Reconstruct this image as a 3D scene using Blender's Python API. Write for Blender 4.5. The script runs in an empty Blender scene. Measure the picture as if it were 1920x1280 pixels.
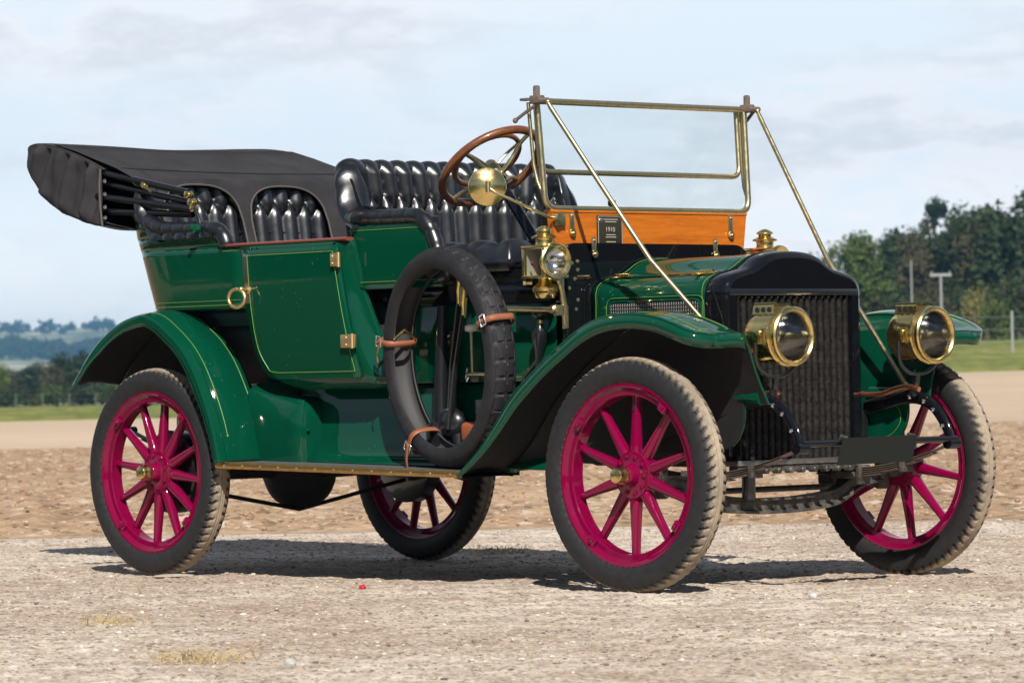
import bpy, bmesh, math, random
import numpy as np
from mathutils import Vector, Matrix
from math import radians as R, pi, sin, cos

# ------------------------------------------------------------------ camera, world, sun, exposure
S = bpy.context.scene
COL = S.collection
CAM = np.array([10.7636, -11.2438, 0.7896]); YAW, PITCH, ROLL = 2.39720, 0.0091, -0.0189
fw = np.array([cos(PITCH)*cos(YAW), cos(PITCH)*sin(YAW), sin(PITCH)])
rt0 = np.cross(fw, [0, 0, 1]); rt0 /= np.linalg.norm(rt0); up0 = np.cross(rt0, fw)
rt = rt0*cos(ROLL)+up0*sin(ROLL); up = up0*cos(ROLL)-rt0*sin(ROLL)
cd = bpy.data.cameras.new('camera'); cam = bpy.data.objects.new('camera', cd); COL.objects.link(cam)
cam.matrix_world = Matrix(((rt[0], up[0], -fw[0], CAM[0]), (rt[1], up[1], -fw[1], CAM[1]), (rt[2], up[2], -fw[2], CAM[2]), (0, 0, 0, 1)))
cd.sensor_width = 36; cd.lens = 144.99; cd.clip_start = 0.1; cd.clip_end = 20000
cd.dof.use_dof = True; cd.dof.focus_distance = 15.2; cd.dof.aperture_fstop = 10
S.camera = cam

SUN_EL, SUN_AZ = R(40.5), math.atan2(-0.68, 0.92)      # direction towards the sun
sd = np.array([cos(SUN_EL)*cos(SUN_AZ), cos(SUN_EL)*sin(SUN_AZ), sin(SUN_EL)])
w = bpy.data.worlds.new('World'); S.world = w; w.use_nodes = True
nt = w.node_tree; nt.nodes.clear()
N = lambda t: nt.nodes.new(t)
out = N('ShaderNodeOutputWorld'); sky = N('ShaderNodeTexSky'); sky.sky_type = 'NISHITA'; sky.sun_disc = False
sky.sun_elevation = SUN_EL; sky.sun_rotation = math.atan2(sd[0], sd[1]); sky.air_density = 0.6; sky.dust_density = 0.4; sky.ozone_density = 1.0
bg = N('ShaderNodeBackground'); bg.inputs[1].default_value = 0.05
nt.links.new(sky.outputs[0], bg.inputs[0])
bc = N('ShaderNodeBackground')                        # thin bright cloud low over the horizon, thinning out overhead
tc = N('ShaderNodeTexCoord')
def wnoise(scale, loc, detail, rough):
    mp = N('ShaderNodeMapping'); mp.inputs['Scale'].default_value = scale; mp.inputs['Location'].default_value = loc
    nz = N('ShaderNodeTexNoise'); nz.inputs['Scale'].default_value = 1.0; nz.inputs['Detail'].default_value = detail; nz.inputs['Roughness'].default_value = rough
    nt.links.new(tc.outputs['Generated'], mp.inputs[0]); nt.links.new(mp.outputs[0], nz.inputs['Vector']); return nz.outputs[0]
def wramp(fac, stops):
    r = N('ShaderNodeValToRGB'); e = r.color_ramp.elements
    while len(e) < len(stops): e.new(.5)
    for i, (p, c) in enumerate(stops): e[i].position = p; e[i].color = (*c, 1) if isinstance(c, tuple) else (c, c, c, 1)
    nt.links.new(fac, r.inputs[0]); return r.outputs[0]
blue = (.645, .722, .785); white = (.715, .735, .772); grey = (.60, .632, .675)
c1 = wramp(wnoise((20, 20, 62), (5.0, 1.0, .6), 7, .58), [(.34, blue), (.46, white), (.56, grey), (.66, white)])
mxc = N('ShaderNodeMix'); mxc.data_type = 'RGBA'; nt.links.new(wramp(wnoise((8, 8, 30), (2.0, 4.0, .2), 4, .5), [(.38, .0), (.55, 1.)]), mxc.inputs[0]); mxc.inputs[6].default_value = (*blue, 1); nt.links.new(c1, mxc.inputs[7])
nt.links.new(mxc.outputs[2], bc.inputs[0]); sz0 = N('ShaderNodeSeparateXYZ'); nt.links.new(tc.outputs['Generated'], sz0.inputs[0])
tint = N('ShaderNodeMix'); tint.data_type = 'RGBA'; tint.blend_type = 'MULTIPLY'; tint.inputs[0].default_value = 1; nt.links.new(mxc.outputs[2], tint.inputs[6])
nt.links.new(wramp(sz0.outputs[2], [(.0, (1., .885, .76)), (.055, .583)]), tint.inputs[7]); nt.links.new(tint.outputs[2], bc.inputs[0]); bc.inputs[1].default_value = 1.98
sz = N('ShaderNodeSeparateXYZ'); nt.links.new(tc.outputs['Generated'], sz.inputs[0])
cov = wramp(sz.outputs[2], [(.0, 1.), (.13, .97), (.30, .70), (.60, .46), (.85, .1)])
patch = wramp(wnoise((3, 3, 6), (1, 2, 3), 5, .55), [(.35, .55), (.62, 1.)])
mm = N('ShaderNodeMath'); mm.operation = 'MULTIPLY'; nt.links.new(cov, mm.inputs[0])
mg = N('ShaderNodeMath'); mg.operation = 'MAXIMUM'; nt.links.new(patch, mg.inputs[0]); nt.links.new(wramp(sz.outputs[2], [(.10, 1.), (.25, 0.)]), mg.inputs[1]); nt.links.new(mg.outputs[0], mm.inputs[1])
vd = N('ShaderNodeVectorMath'); vd.operation = 'DOT_PRODUCT'; nt.links.new(tc.outputs['Generated'], vd.inputs[0]); vd.inputs[1].default_value = (cos(YAW), sin(YAW), 0)
va = N('ShaderNodeMath'); va.operation = 'MULTIPLY_ADD'; va.inputs[1].default_value = .75; nt.links.new(sz.outputs[2], va.inputs[0]); nt.links.new(vd.outputs['Value'], va.inputs[2])
bank = wramp(va.outputs[0], [(.10, .08), (.45, .45), (.80, 1.)])
mb_ = N('ShaderNodeMath'); mb_.operation = 'MULTIPLY'; nt.links.new(mm.outputs[0], mb_.inputs[0]); nt.links.new(bank, mb_.inputs[1])
mx = N('ShaderNodeMixShader'); nt.links.new(mb_.outputs[0], mx.inputs[0])
nt.links.new(bg.outputs[0], mx.inputs[1]); nt.links.new(bc.outputs[0], mx.inputs[2]); nt.links.new(mx.outputs[0], out.inputs[0])

ld = bpy.data.lights.new('sun', 'SUN'); ld.energy = 5.0; ld.angle = R(.5); ld.color = (1, .945, .86)
sun = bpy.data.objects.new('sun', ld); COL.objects.link(sun)
sun.rotation_euler = Vector(sd).to_track_quat('Z', 'Y').to_euler()
S.view_settings.view_transform = 'Standard'; S.view_settings.look = 'None'; S.view_settings.exposure = 0.26; S.view_settings.gamma = 1
S.render.engine = 'CYCLES'
S.cycles.use_denoising = True
S.cycles.max_bounces = 10; S.cycles.transparent_max_bounces = 12; S.cycles.volume_bounces = 0
random.seed(4); rng = np.random.default_rng(7)

# ------------------------------------------------------------------ small tools
def lin(r, g, b):
    f = lambda c: (c/255/12.92 if c/255 <= .04045 else ((c/255+.055)/1.055)**2.4)
    return (f(r), f(g), f(b), 1)

class MT:
    """one procedural material"""
    def __init__(s, name, base=(.5, .5, .5, 1), rough=.5, metal=0, coat=0, spec=.5, coat_rough=.03):
        s.m = bpy.data.materials.new(name); s.m.use_nodes = True
        s.t = s.m.node_tree; s.b = s.t.nodes['Principled BSDF']
        s.b.inputs['Base Color'].default_value = (*base[:3], 1); s.b.inputs['Roughness'].default_value = rough
        s.b.inputs['Metallic'].default_value = metal; s.b.inputs['Coat Weight'].default_value = coat
        s.b.inputs['Coat Roughness'].default_value = coat_rough; s.b.inputs['Specular IOR Level'].default_value = spec
        s._tc = None
    def n(s, t, **kw):
        x = s.t.nodes.new(t)
        for k, v in kw.items():
            if k in x.inputs.keys() if hasattr(x.inputs, 'keys') else False: x.inputs[k].default_value = v
            else: setattr(x, k, v)
        return x
    def l(s, a, b): s.t.links.new(a, b)
    def co(s, which='Object'):
        if s._tc is None: s._tc = s.n('ShaderNodeTexCoord')
        return s._tc.outputs[which]
    def mapped(s, scale=(1, 1, 1), rot=(0, 0, 0), which='Object'):
        m = s.n('ShaderNodeMapping'); m.inputs['Scale'].default_value = scale; m.inputs['Rotation'].default_value = rot
        s.l(s.co(which), m.inputs[0]); return m.outputs[0]
    def noise(s, scale, detail=4, rough=.5, vec=None, dist=0):
        x = s.n('ShaderNodeTexNoise'); x.inputs['Scale'].default_value = scale; x.inputs['Detail'].default_value = detail
        x.inputs['Roughness'].default_value = rough; x.inputs['Distortion'].default_value = dist
        s.l(vec if vec is not None else s.co(), x.inputs['Vector']); return x.outputs[0]
    def voro(s, scale, vec=None, feature='F1', outp='Distance'):
        x = s.n('ShaderNodeTexVoronoi'); x.feature = feature; x.inputs['Scale'].default_value = scale
        s.l(vec if vec is not None else s.co(), x.inputs['Vector']); return x.outputs[outp]
    def ramp(s, fac, stops):
        x = s.n('ShaderNodeValToRGB'); e = x.color_ramp.elements
        while len(e) < len(stops): e.new(.5)
        for i, (p, c) in enumerate(stops):
            e[i].position = p; e[i].color = (c, c, c, 1) if isinstance(c, (int, float)) else (*c[:3], 1)
        s.l(fac, x.inputs[0]); return x.outputs[0]
    def mix(s, fac, a, b, mode='MIX'):
        x = s.n('ShaderNodeMix'); x.data_type = 'RGBA'; x.blend_type = mode
        for sock, v in ((x.inputs[0], fac), (x.inputs[6], a), (x.inputs[7], b)):
            if isinstance(v, (int, float)): sock.default_value = v
            elif isinstance(v, tuple): sock.default_value = (*v[:3], 1)
            else: s.l(v, sock)
        return x.outputs[2]
    def math(s, op, a, b=0., c=0.):
        x = s.n('ShaderNodeMath'); x.operation = op
        for i, v in enumerate((a, b, c)):
            if isinstance(v, (int, float)): x.inputs[i].default_value = v
            else: s.l(v, x.inputs[i])
        return x.outputs[0]
    def xyz(s, which='Object'):
        x = s.n('ShaderNodeSeparateXYZ'); s.l(s.co(which), x.inputs[0]); return x.outputs
    def set(s, name, v): s.l(v, s.b.inputs[name])
    def bump(s, h, strength=.3, dist=.01):
        x = s.n('ShaderNodeBump'); x.inputs['Strength'].default_value = strength; x.inputs['Distance'].default_value = dist
        s.l(h, x.inputs['Height']); s.l(x.outputs[0], s.b.inputs['Normal']); return x

def unit(v): v = np.asarray(v, float); return v/np.linalg.norm(v)

class MB:
    """collects vertices and faces, then links them as ONE mesh object"""
    def __init__(s): s.v = []; s.f = []; s.mi = []
    def add(s, V, F, mi=0):
        o = len(s.v); s.v += [tuple(map(float, p)) for p in V]; s.f += [tuple(i+o for i in f) for f in F]; s.mi += [mi]*len(F); return s
    def grid(s, P, cu=False, cv=False, mi=0, flip=False):
        P = np.asarray(P, float); n, m = P.shape[:2]; F = []
        for i in range(n if cu else n-1):
            for j in range(m if cv else m-1):
                a, b, c, d = i*m+j, i*m+(j+1) % m, ((i+1) % n)*m+(j+1) % m, ((i+1) % n)*m+j
                F.append((a, d, c, b) if flip else (a, b, c, d))
        return s.add(P.reshape(-1, 3), F, mi)
    def tube(s, path, r, n=10, closed=False, caps=True, flat=None, up=None, mi=0):
        path = np.asarray(path, float); k = len(path); r = np.broadcast_to(np.asarray(r, float), (k,))
        T = np.gradient(path, axis=0) if not closed else (np.roll(path, -1, 0)-np.roll(path, 1, 0))
        T /= np.linalg.norm(T, axis=1)[:, None]+1e-12
        u = np.array(up if up is not None else ([0, 0, 1] if abs(T[0][2]) < .9 else [1, 0, 0]), float)
        rows = []; a = np.linspace(0, 2*pi, n, endpoint=False)
        for i in range(k):
            if up is not None: u = np.array(up, float)
            u = u-T[i]*(u@T[i]); u /= np.linalg.norm(u)+1e-12; b = np.cross(T[i], u)
            fx, fy = (1, 1) if flat is None else flat
            rows.append(path[i]+r[i]*(fx*np.cos(a)[:, None]*u+fy*np.sin(a)[:, None]*b))
        o = len(s.v); s.grid(rows, cu=closed, cv=True, mi=mi)
        if caps and not closed:
            s.f += [tuple(range(o+n-1, o-1, -1)), tuple(o+(k-1)*n+j for j in range(n))]; s.mi += [mi]*2
        return s
    def lathe(s, prof, o=(0, 0, 0), ax=(0, 0, 1), n=32, caps=False, mi=0, ref=None):
        ax = unit(ax); u = np.array(ref if ref is not None else ([1, 0, 0] if abs(ax[0]) < .9 else [0, 1, 0]), float)
        u = unit(u-ax*(u@ax)); b = np.cross(ax, u); a = np.linspace(0, 2*pi, n, endpoint=False)
        rows = [np.asarray(o)+t*ax+r*(np.cos(a)[:, None]*u+np.sin(a)[:, None]*b) for t, r in prof]
        k = len(s.v); s.grid(rows, cv=True, mi=mi)
        if caps: s.f += [tuple(range(k, k+n)), tuple(k+(len(prof)-1)*n+j for j in range(n-1, -1, -1))]; s.mi += [mi]*2
        return s
    def box(s, c, d, M=None, bev=0.0, seg=2, mi=0):
        bm = bmesh.new(); bmesh.ops.create_cube(bm, size=1)
        for v in bm.verts: v.co = Vector((v.co.x*d[0], v.co.y*d[1], v.co.z*d[2]))
        if bev: bmesh.ops.bevel(bm, geom=bm.edges[:], offset=min(bev, .45*min(d)), segments=seg, profile=.5, affect='EDGES')
        bm.verts.index_update()
        V = np.array([v.co[:] for v in bm.verts])
        if M is not None: V = V@np.asarray(M, float).T
        s.add(V+np.asarray(c), [[v.index for v in f.verts] for f in bm.faces], mi); bm.free(); return s
    def prism(s, pts, fn, d, mi=0):
        A = np.array([fn(*p) for p in pts], float); B = A+np.asarray(d, float); n = len(pts)
        return s.add(np.vstack([A, B]), [tuple(range(n-1, -1, -1)), tuple(range(n, 2*n))]+[(i, (i+1) % n, n+(i+1) % n, n+i) for i in range(n)], mi)
    def ball(s, c, r, n=12, sc=(1, 1, 1), mi=0):
        t = np.linspace(0, pi, n//2+1); a = np.linspace(0, 2*pi, n, endpoint=False)
        rows = [np.stack([sc[0]*r*np.sin(x)*np.cos(a), sc[1]*r*np.sin(x)*np.sin(a), sc[2]*r*np.cos(x)+0*a], -1)+np.asarray(c) for x in np.clip(t, .02, pi-.02)]
        return s.grid(rows, cv=True, mi=mi)
    def build(s, name, mat, parent=None, smooth=38, solid=None, off=-1, mats=None, fixn=True, inner=None):
        me = bpy.data.meshes.new(name); me.from_pydata(s.v, [], s.f)
        if fixn:
            bm = bmesh.new(); bm.from_mesh(me); bmesh.ops.recalc_face_normals(bm, faces=bm.faces[:]); bm.to_mesh(me); bm.free()
        for m in (mats or [mat]): me.materials.append(m.m if isinstance(m, MT) else m)
        if mats: me.polygons.foreach_set('material_index', s.mi)
        if smooth:
            me.polygons.foreach_set('use_smooth', [True]*len(me.polygons)); me.set_sharp_from_angle(angle=R(smooth))
        o = bpy.data.objects.new(name, me); COL.objects.link(o); o.parent = parent
        if solid:
            md = o.modifiers.new('thickness', 'SOLIDIFY'); md.thickness = solid; md.offset = off
            if inner is not None:
                me.materials.append(inner.m); md.material_offset = 1; md.material_offset_rim = 0
        return o

def build_each(mb, name, mat, parent, smooth=38):
    """every connected piece becomes a part of its own"""
    p = list(range(len(mb.v)))
    def find(a):
        while p[a] != a: p[a] = p[p[a]]; a = p[a]
        return a
    for f in mb.f:
        for i in f[1:]:
            a, b = find(f[0]), find(i)
            if a != b: p[a] = b
    gr = {}
    for f in mb.f: gr.setdefault(find(f[0]), []).append(f)
    out = []
    for fs in gr.values():
        ids = sorted({i for f in fs for i in f}); mp_ = {i: k for k, i in enumerate(ids)}
        out.append(MB().add([mb.v[i] for i in ids], [[mp_[i] for i in f] for f in fs]).build(name, mat, parent, smooth))
    return out

def tag(o, label=None, cat=None, group=None, kind=None):
    for k, v in (('label', label), ('category', cat), ('group', group), ('kind', kind)):
        if v: o[k] = v
    return o
def empty(name, loc=(0, 0, 0), rz=0):
    o = bpy.data.objects.new(name, None); COL.objects.link(o); o.location = loc; o.rotation_euler = (0, 0, rz); o.empty_display_size = .2; return o
def copy_tree(o, parent=None):
    c = o.copy(); COL.objects.link(c); c.parent = parent
    for ch in list(o.children): copy_tree(ch, c)
    return c
def cr(P, k=8, closed=False):
    """Catmull-Rom through P"""
    P = np.asarray(P, float); n = len(P); out = []
    for i in range(n if closed else n-1):
        g = (lambda j: P[j % n]) if closed else (lambda j: P[min(max(j, 0), n-1)])
        p0, p1, p2, p3 = g(i-1), g(i), g(i+1), g(i+2)
        for t in np.linspace(0, 1, k, endpoint=False):
            out.append(.5*((2*p1)+(-p0+p2)*t+(2*p0-5*p1+4*p2-p3)*t*t+(-p0+3*p1-3*p2+p3)*t**3))
    if not closed: out.append(P[-1])
    return np.array(out)
def rpoly(P, rad, seg=6):
    """2-D polygon with rounded corners"""
    P = np.asarray(P, float); n = len(P); rad = np.broadcast_to(rad, (n,)); out = []
    for i in range(n):
        p, a, b = P[i], P[i-1]-P[i], P[(i+1) % n]-P[i]; la, lb = np.linalg.norm(a), np.linalg.norm(b)
        r = min(rad[i], .48*la, .48*lb)
        if r < 1e-5: out.append(p); continue
        A, B = p+a/la*r, p+b/lb*r
        for t in np.linspace(0, 1, seg+1): out.append((1-t)**2*A+2*t*(1-t)*p+t*t*B)
    return np.array(out)
def rpath(P, rad, seg=6):
    """3-D open path with rounded corners"""
    P = np.asarray(P, float); out = [P[0]]
    for i in range(1, len(P)-1):
        p, a, b = P[i], P[i-1]-P[i], P[i+1]-P[i]; la, lb = np.linalg.norm(a), np.linalg.norm(b); r = min(rad, .48*la, .48*lb)
        A, B = p+a/la*r, p+b/lb*r
        for t in np.linspace(0, 1, seg+1): out.append((1-t)**2*A+2*t*(1-t)*p+t*t*B)
    out.append(P[-1]); return np.array(out)
def ss(a, b, x): t = np.clip((np.asarray(x, float)-a)/(b-a), 0, 1); return t*t*(3-2*t)
def vnoise(x, y, seed=0):
    """value noise"""
    xi, yi = np.floor(x).astype(np.int64), np.floor(y).astype(np.int64); fx, fy = x-xi, y-yi
    fx, fy = fx*fx*(3-2*fx), fy*fy*(3-2*fy)
    def h(a, b):
        n = (a*374761393+b*668265263+seed*982451653) & 0x7fffffff
        n = ((n ^ (n >> 13))*1274126177) & 0x7fffffff
        return ((n ^ (n >> 16)) & 0xffff)/65535.
    return (h(xi, yi)*(1-fx)+h(xi+1, yi)*fx)*(1-fy)+(h(xi, yi+1)*(1-fx)+h(xi+1, yi+1)*fx)*fy
def fbm(x, y, o=4, seed=0, g=.5):
    t, a, n = 0, 1, 0
    for k in range(o): t = t+a*(vnoise(x*2**k, y*2**k, seed+k)-.5); n += a; a *= g
    return t/n

# ------------------------------------------------------------------ materials
def paint(name, col, rough=.32, wav=.0035, coat=1.0):
    m = MT(name, col, rough, coat=coat, coat_rough=.035, spec=.0)
    m.b.inputs['Coat IOR'].default_value = 1.5
    n1 = m.noise(5.0, 3); n2 = m.noise(190, 2)
    m.bump(m.math('ADD', n1, m.math('MULTIPLY', n2, .02)), .5, wav)
    d = m.noise(26, 5, .65)
    m.set('Coat Roughness', m.ramp(d, [(.35, .02), (.75, .11)]))
    fl = m.voro(55); spk = m.math('MULTIPLY', m.math('LESS_THAN', fl, .10), m.math('GREATER_THAN', m.noise(9, 2), .60))
    m.set('Base Color', m.mix(m.math('MULTIPLY', spk, .35), col, (.45, .42, .36)))
    return m
GREEN = paint('green coach paint', (.0010, .053, .027))
BLACKP = paint('black coach paint', (.006, .0065, .009))
MAROON = paint('maroon wheel paint', (.18, .0010, .037), .3, .002, .95)
m = MAROON; m.set('Base Color', m.mix(m.ramp(m.noise(19, 6, .7), [(.52, 0.), (.80, .55)]), (.18, .0010, .037), (.055, .020, .020)))
UNDER = MT('matt black underside', (.010, .010, .010), .75)
m = UNDER; m.set('Base Color', m.mix(m.ramp(m.noise(14, 5), [(.45, 0.), (.8, .4)]), (.007, .007, .007), (.025, .021, .018)))
STRIPE = MT('yellow green coach line', (.18, .32, .06), .4)
def metal(name, col, rough, tarn, tcol):
    m = MT(name, col, rough, 1)
    t = m.ramp(m.noise(38, 5, .65), [(.42, 0.), (.78, tarn)])
    m.set('Base Color', m.mix(t, col, tcol)); m.set('Roughness', m.math('ADD', m.math('MULTIPLY', t, .35), rough))
    m.bump(m.noise(60, 3), .25, .001); return m
BRASS = metal('polished brass', (.84, .66, .29), .19, .5, (.46, .32, .12))
BRASSW = metal('weathered brass tube', (.66, .57, .34), .30, .7, (.30, .24, .13))
BRASST = metal('brass edging', (.52, .33, .12), .33, .7, (.22, .13, .05))
COPPER = metal('copper pipe', (.76, .33, .18), .3, .6, (.30, .11, .06))
STEEL = metal('worn steel', (.42, .41, .40), .42, .8, (.10, .09, .08))
SILVER = metal('tarnished silver reflector', (.50, .50, .50), .10, .6, (.16, .16, .165)); NICKEL = metal('bright nickel', (.86, .85, .82), .12, .2, (.5, .48, .44))
GREASE = MT('greasy chassis metal', (.03, .03, .03), .5)
m = GREASE; m.set('Base Color', m.mix(m.ramp(m.noise(24, 6, .7), [(.38, 0.), (.72, 1.)]), (.018, .018, .019), (.14, .125, .105)))
m.bump(m.noise(90, 4), .4, .002)
RUST = MT('dusty spring steel', (.1, .08, .07), .6)
m = RUST; m.set('Base Color', m.mix(m.noise(30, 5, .7), (.05, .042, .04), (.23, .17, .135))); m.bump(m.noise(120, 3), .4, .002)
LEATHER = MT('blue black buttoned leather', (.0060, .0072, .0105), .32, spec=1.0)
m = LEATHER; m.bump(m.math('ADD', m.noise(340, 3), m.math('MULTIPLY', m.noise(38, 4), 1.6)), .13, .0014); m.set('Roughness', m.ramp(m.noise(22, 4), [(.3, .27), (.7, .38)]))
CANVAS = MT('charcoal hood canvas', (.035, .033, .037), .9, spec=.2)
m = CANVAS; wv = m.n('ShaderNodeTexWave'); wv.inputs['Scale'].default_value = 260; m.l(m.co(), wv.inputs['Vector'])
m.set('Base Color', m.mix(m.ramp(m.noise(7, 6, .65), [(.3, 0.), (.75, 1.)]), (.026, .0255, .029), (.044, .042, .046)))
m.bump(m.math('ADD', m.math('MULTIPLY', wv.outputs[0], .06), m.noise(16, 5, .6)), .45, .006)
HEM = MT('faded canvas hem', (.10, .085, .075), .9)
def wood(name, a, b, sc, coat=.6, rough=.4):
    m = MT(name, a, rough, coat=coat, coat_rough=.12)
    g = m.noise(1.0, 6, .62, m.mapped(sc), .8); g2 = m.noise(2.0, 5, .7, m.mapped(tuple(3.2*x for x in sc)))
    m.set('Base Color', m.mix(m.ramp(m.math('ADD', m.math('MULTIPLY', g, .6), m.math('MULTIPLY', g2, .4)), [(.34, 0.), (.66, 1.)]), a, b))
    m.bump(g2, .2, .001); return m
WOOD = wood('varnished orange wood', (.38, .082, .004), (.66, .19, .010), (14, 3, 34))
RIMWOOD = wood('steering wheel wood', (.095, .028, .009), (.21, .072, .024), (24, 24, 24))
RAILWOOD = MT('red brown door capping', (.21, .05, .032), .45)
STRAP = MT('tan leather strap', (.26, .092, .042), .55); STRAP.bump(STRAP.noise(200, 3), .3, .001)
MATT = MT('grey linoleum tread', (.10, .105, .115), .55)
PLATE = MT('blank dark number plate', (.016, .018, .016), .6, spec=.15)
IRON = MT('black enamelled iron', (.010, .011, .014), .3, coat=.6)
FIN = MT('sooty radiator fins', (.03, .028, .027), .55)
m = FIN; m.set('Base Color', m.mix(m.ramp(m.noise(60, 5, .7), [(.4, 0.), (.8, 1.)]), (.020, .019, .019), (.13, .115, .10)))
CORE = MT('black radiator back', (.006, .006, .006), .8)
CAVITY = MT('dark inner panel', (.010, .012, .011), .6)
PLAQ = MT('bronze plaque', (.055, .05, .036), .45, .5); LETTER = MT('plaque lettering', (.42, .38, .30), .5)
TIN = MT('pale tin lining', (.55, .54, .50), .4, .3); SATIN = metal('satin brass', (.86, .62, .32), .42, .4, (.5, .33, .13)); WHITE = MT('white enamel knob', (.75, .74, .70), .3)
TAN = MT('orange brown leather pad', (.28, .075, .022), .7)
# glass
def glass(name, tint, f0):
    g = bpy.data.materials.new(name); g.use_nodes = True; t = g.node_tree; t.nodes.clear()
    o_ = t.nodes.new('ShaderNodeOutputMaterial'); tr = t.nodes.new('ShaderNodeBsdfTransparent'); tr.inputs[0].default_value = tint
    gl = t.nodes.new('ShaderNodeBsdfGlossy'); gl.inputs['Roughness'].default_value = .02; lw = t.nodes.new('ShaderNodeLayerWeight'); lw.inputs[0].default_value = .5
    pw = t.nodes.new('ShaderNodeMath'); pw.operation = 'POWER'; pw.inputs[1].default_value = 4; t.links.new(lw.outputs['Facing'], pw.inputs[0])
    ma = t.nodes.new('ShaderNodeMath'); ma.operation = 'MULTIPLY_ADD'; ma.inputs[1].default_value = 1-f0; ma.inputs[2].default_value = f0; t.links.new(pw.outputs[0], ma.inputs[0])
    ms = t.nodes.new('ShaderNodeMixShader'); t.links.new(ma.outputs[0], ms.inputs[0]); t.links.new(tr.outputs[0], ms.inputs[1]); t.links.new(gl.outputs[0], ms.inputs[2]); t.links.new(ms.outputs[0], o_.inputs[0]); return g
GLASS = glass('windscreen glass', (.965, .992, .99, 1), .02); LENS = glass('lamp glass', (.95, .96, .955, 1), .045)
# tyres: dusty tread over dark rubber, by distance from the wheel's own axle
def tyre_mat(name, dust):
    m = MT(name, (.02, .02, .021), .62, spec=.35); x = m.xyz()
    r = m.math('SQRT', m.math('ADD', m.math('POWER', x[0], 2.), m.math('POWER', x[2], 2.)))
    sc = m.noise(16, 5, .7)
    if dust:
        d = m.ramp(m.math('ADD', r, m.math('MULTIPLY', m.math('SUBTRACT', sc, .5), .006)), [(.416, 0.), (.4225, .6), (.427, 1.)])
        patch = m.ramp(m.noise(5, 4), [(.3, .6), (.62, 1.)])
        c = m.mix(m.math('MULTIPLY', d, patch), m.mix(m.ramp(m.noise(40, 4), [(.4, 0.), (.8, .4)]), (.016, .016, .018), (.045, .042, .040)), m.mix(m.noise(50, 4), (.25, .20, .145), (.44, .36, .27)))
    else:
        c = m.mix(m.ramp(sc, [(.35, 0.), (.75, 1.)]), (.010, .010, .0125), (.026, .025, .028))
    m.set('Base Color', c); m.bump(m.noise(120, 4), .3, .0015); return m
LINING = MT('sunlit grey tyre inside', (.050, .049, .052), .7)  # sunlit tone put into the colour: inside paler than the outer rubber
TYRE = tyre_mat('dusty tyre rubber', True); SPARE = tyre_mat('clean tyre rubber', False)

# ------------------------------------------------------------------ ground: one surface cut along its natural edges
Fh = unit(fw[:2]); Rh = np.array([Fh[1], -Fh[0]])
def place(u, v): return CAM[0]+u*Fh[0]+v*Rh[0], CAM[1]+u*Fh[1]+v*Rh[1]
def terrain(u, v):
    a = v/np.maximum(u, 1.); s = ss(-.035, .065, a)
    right = np.interp(u, [60, 110, 200, 300, 420, 700, 6000], [0, .75, 2.0, 3.0, 6.0, 9, 9])
    hill = 1+.30*fbm(a*22+3, u*.0+1.5, 3, 5)
    left = np.interp(u, [0, 100, 420, 900, 2500, 3400, 3800, 4300, 6500], [0, 0, -1, -2, 8, 31, 44, 64, 55])*hill
    return right*s+left*(1-s)
def u_plough(v): return 21.7+.02*v+.55*fbm(v*.9, v*0+.3, 4, 3)
def u_stub(v): return 54+7.5*ss(-7, 7, v)+.5*fbm(v*.5, v*0+2.3, 3, 8)
def u_grass(v): return 104+np.clip(v, -40, 40)*.45+.8*fbm(v*.3, v*0+7.1, 3, 9)
def u_far(v): return 226+.0*v
def sheet(name, us, lo, hi, vs, disp, mat):
    t = np.asarray(us)[:, None]; v = np.asarray(vs)[None, :]+0*t
    lo_ = lo(v) if callable(lo) else lo+0*v; hi_ = hi(v) if callable(hi) else hi+0*v
    u = lo_+(hi_-lo_)*t; x, y = place(u, v); z = terrain(u, v)
    if disp is not None: z = z+disp(x, y, u, v, t)
    P = np.stack([x, y, z], -1); n, m_ = P.shape[:2]
    me = bpy.data.meshes.new(name); idx = np.arange(n*m_).reshape(n, m_)
    q = np.stack([idx[:-1, :-1], idx[:-1, 1:], idx[1:, 1:], idx[1:, :-1]], -1).reshape(-1, 4)
    me.vertices.add(n*m_); me.vertices.foreach_set('co', P.reshape(-1).astype(np.float32))
    me.loops.add(q.size); me.loops.foreach_set('vertex_index', q.reshape(-1).astype(np.int32))
    me.polygons.add(len(q)); me.polygons.foreach_set('loop_start', np.arange(0, q.size, 4, dtype=np.int32))
    me.polygons.foreach_set('loop_total', np.full(len(q), 4, dtype=np.int32)); me.polygons.foreach_set('use_smooth', np.ones(len(q), bool))
    me.update(); me.validate(); me.materials.append(mat.m)
    o = bpy.data.objects.new(name, me); COL.objects.link(o); tag(o, kind='structure'); return o
def spread(fine, step, far, g=1.35):
    c = list(np.arange(0, fine, step)); s_ = step
    while c[-1] < far: s_ *= g; c.append(c[-1]+s_)
    return np.array([-x for x in c[:0:-1]]+c)

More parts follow.
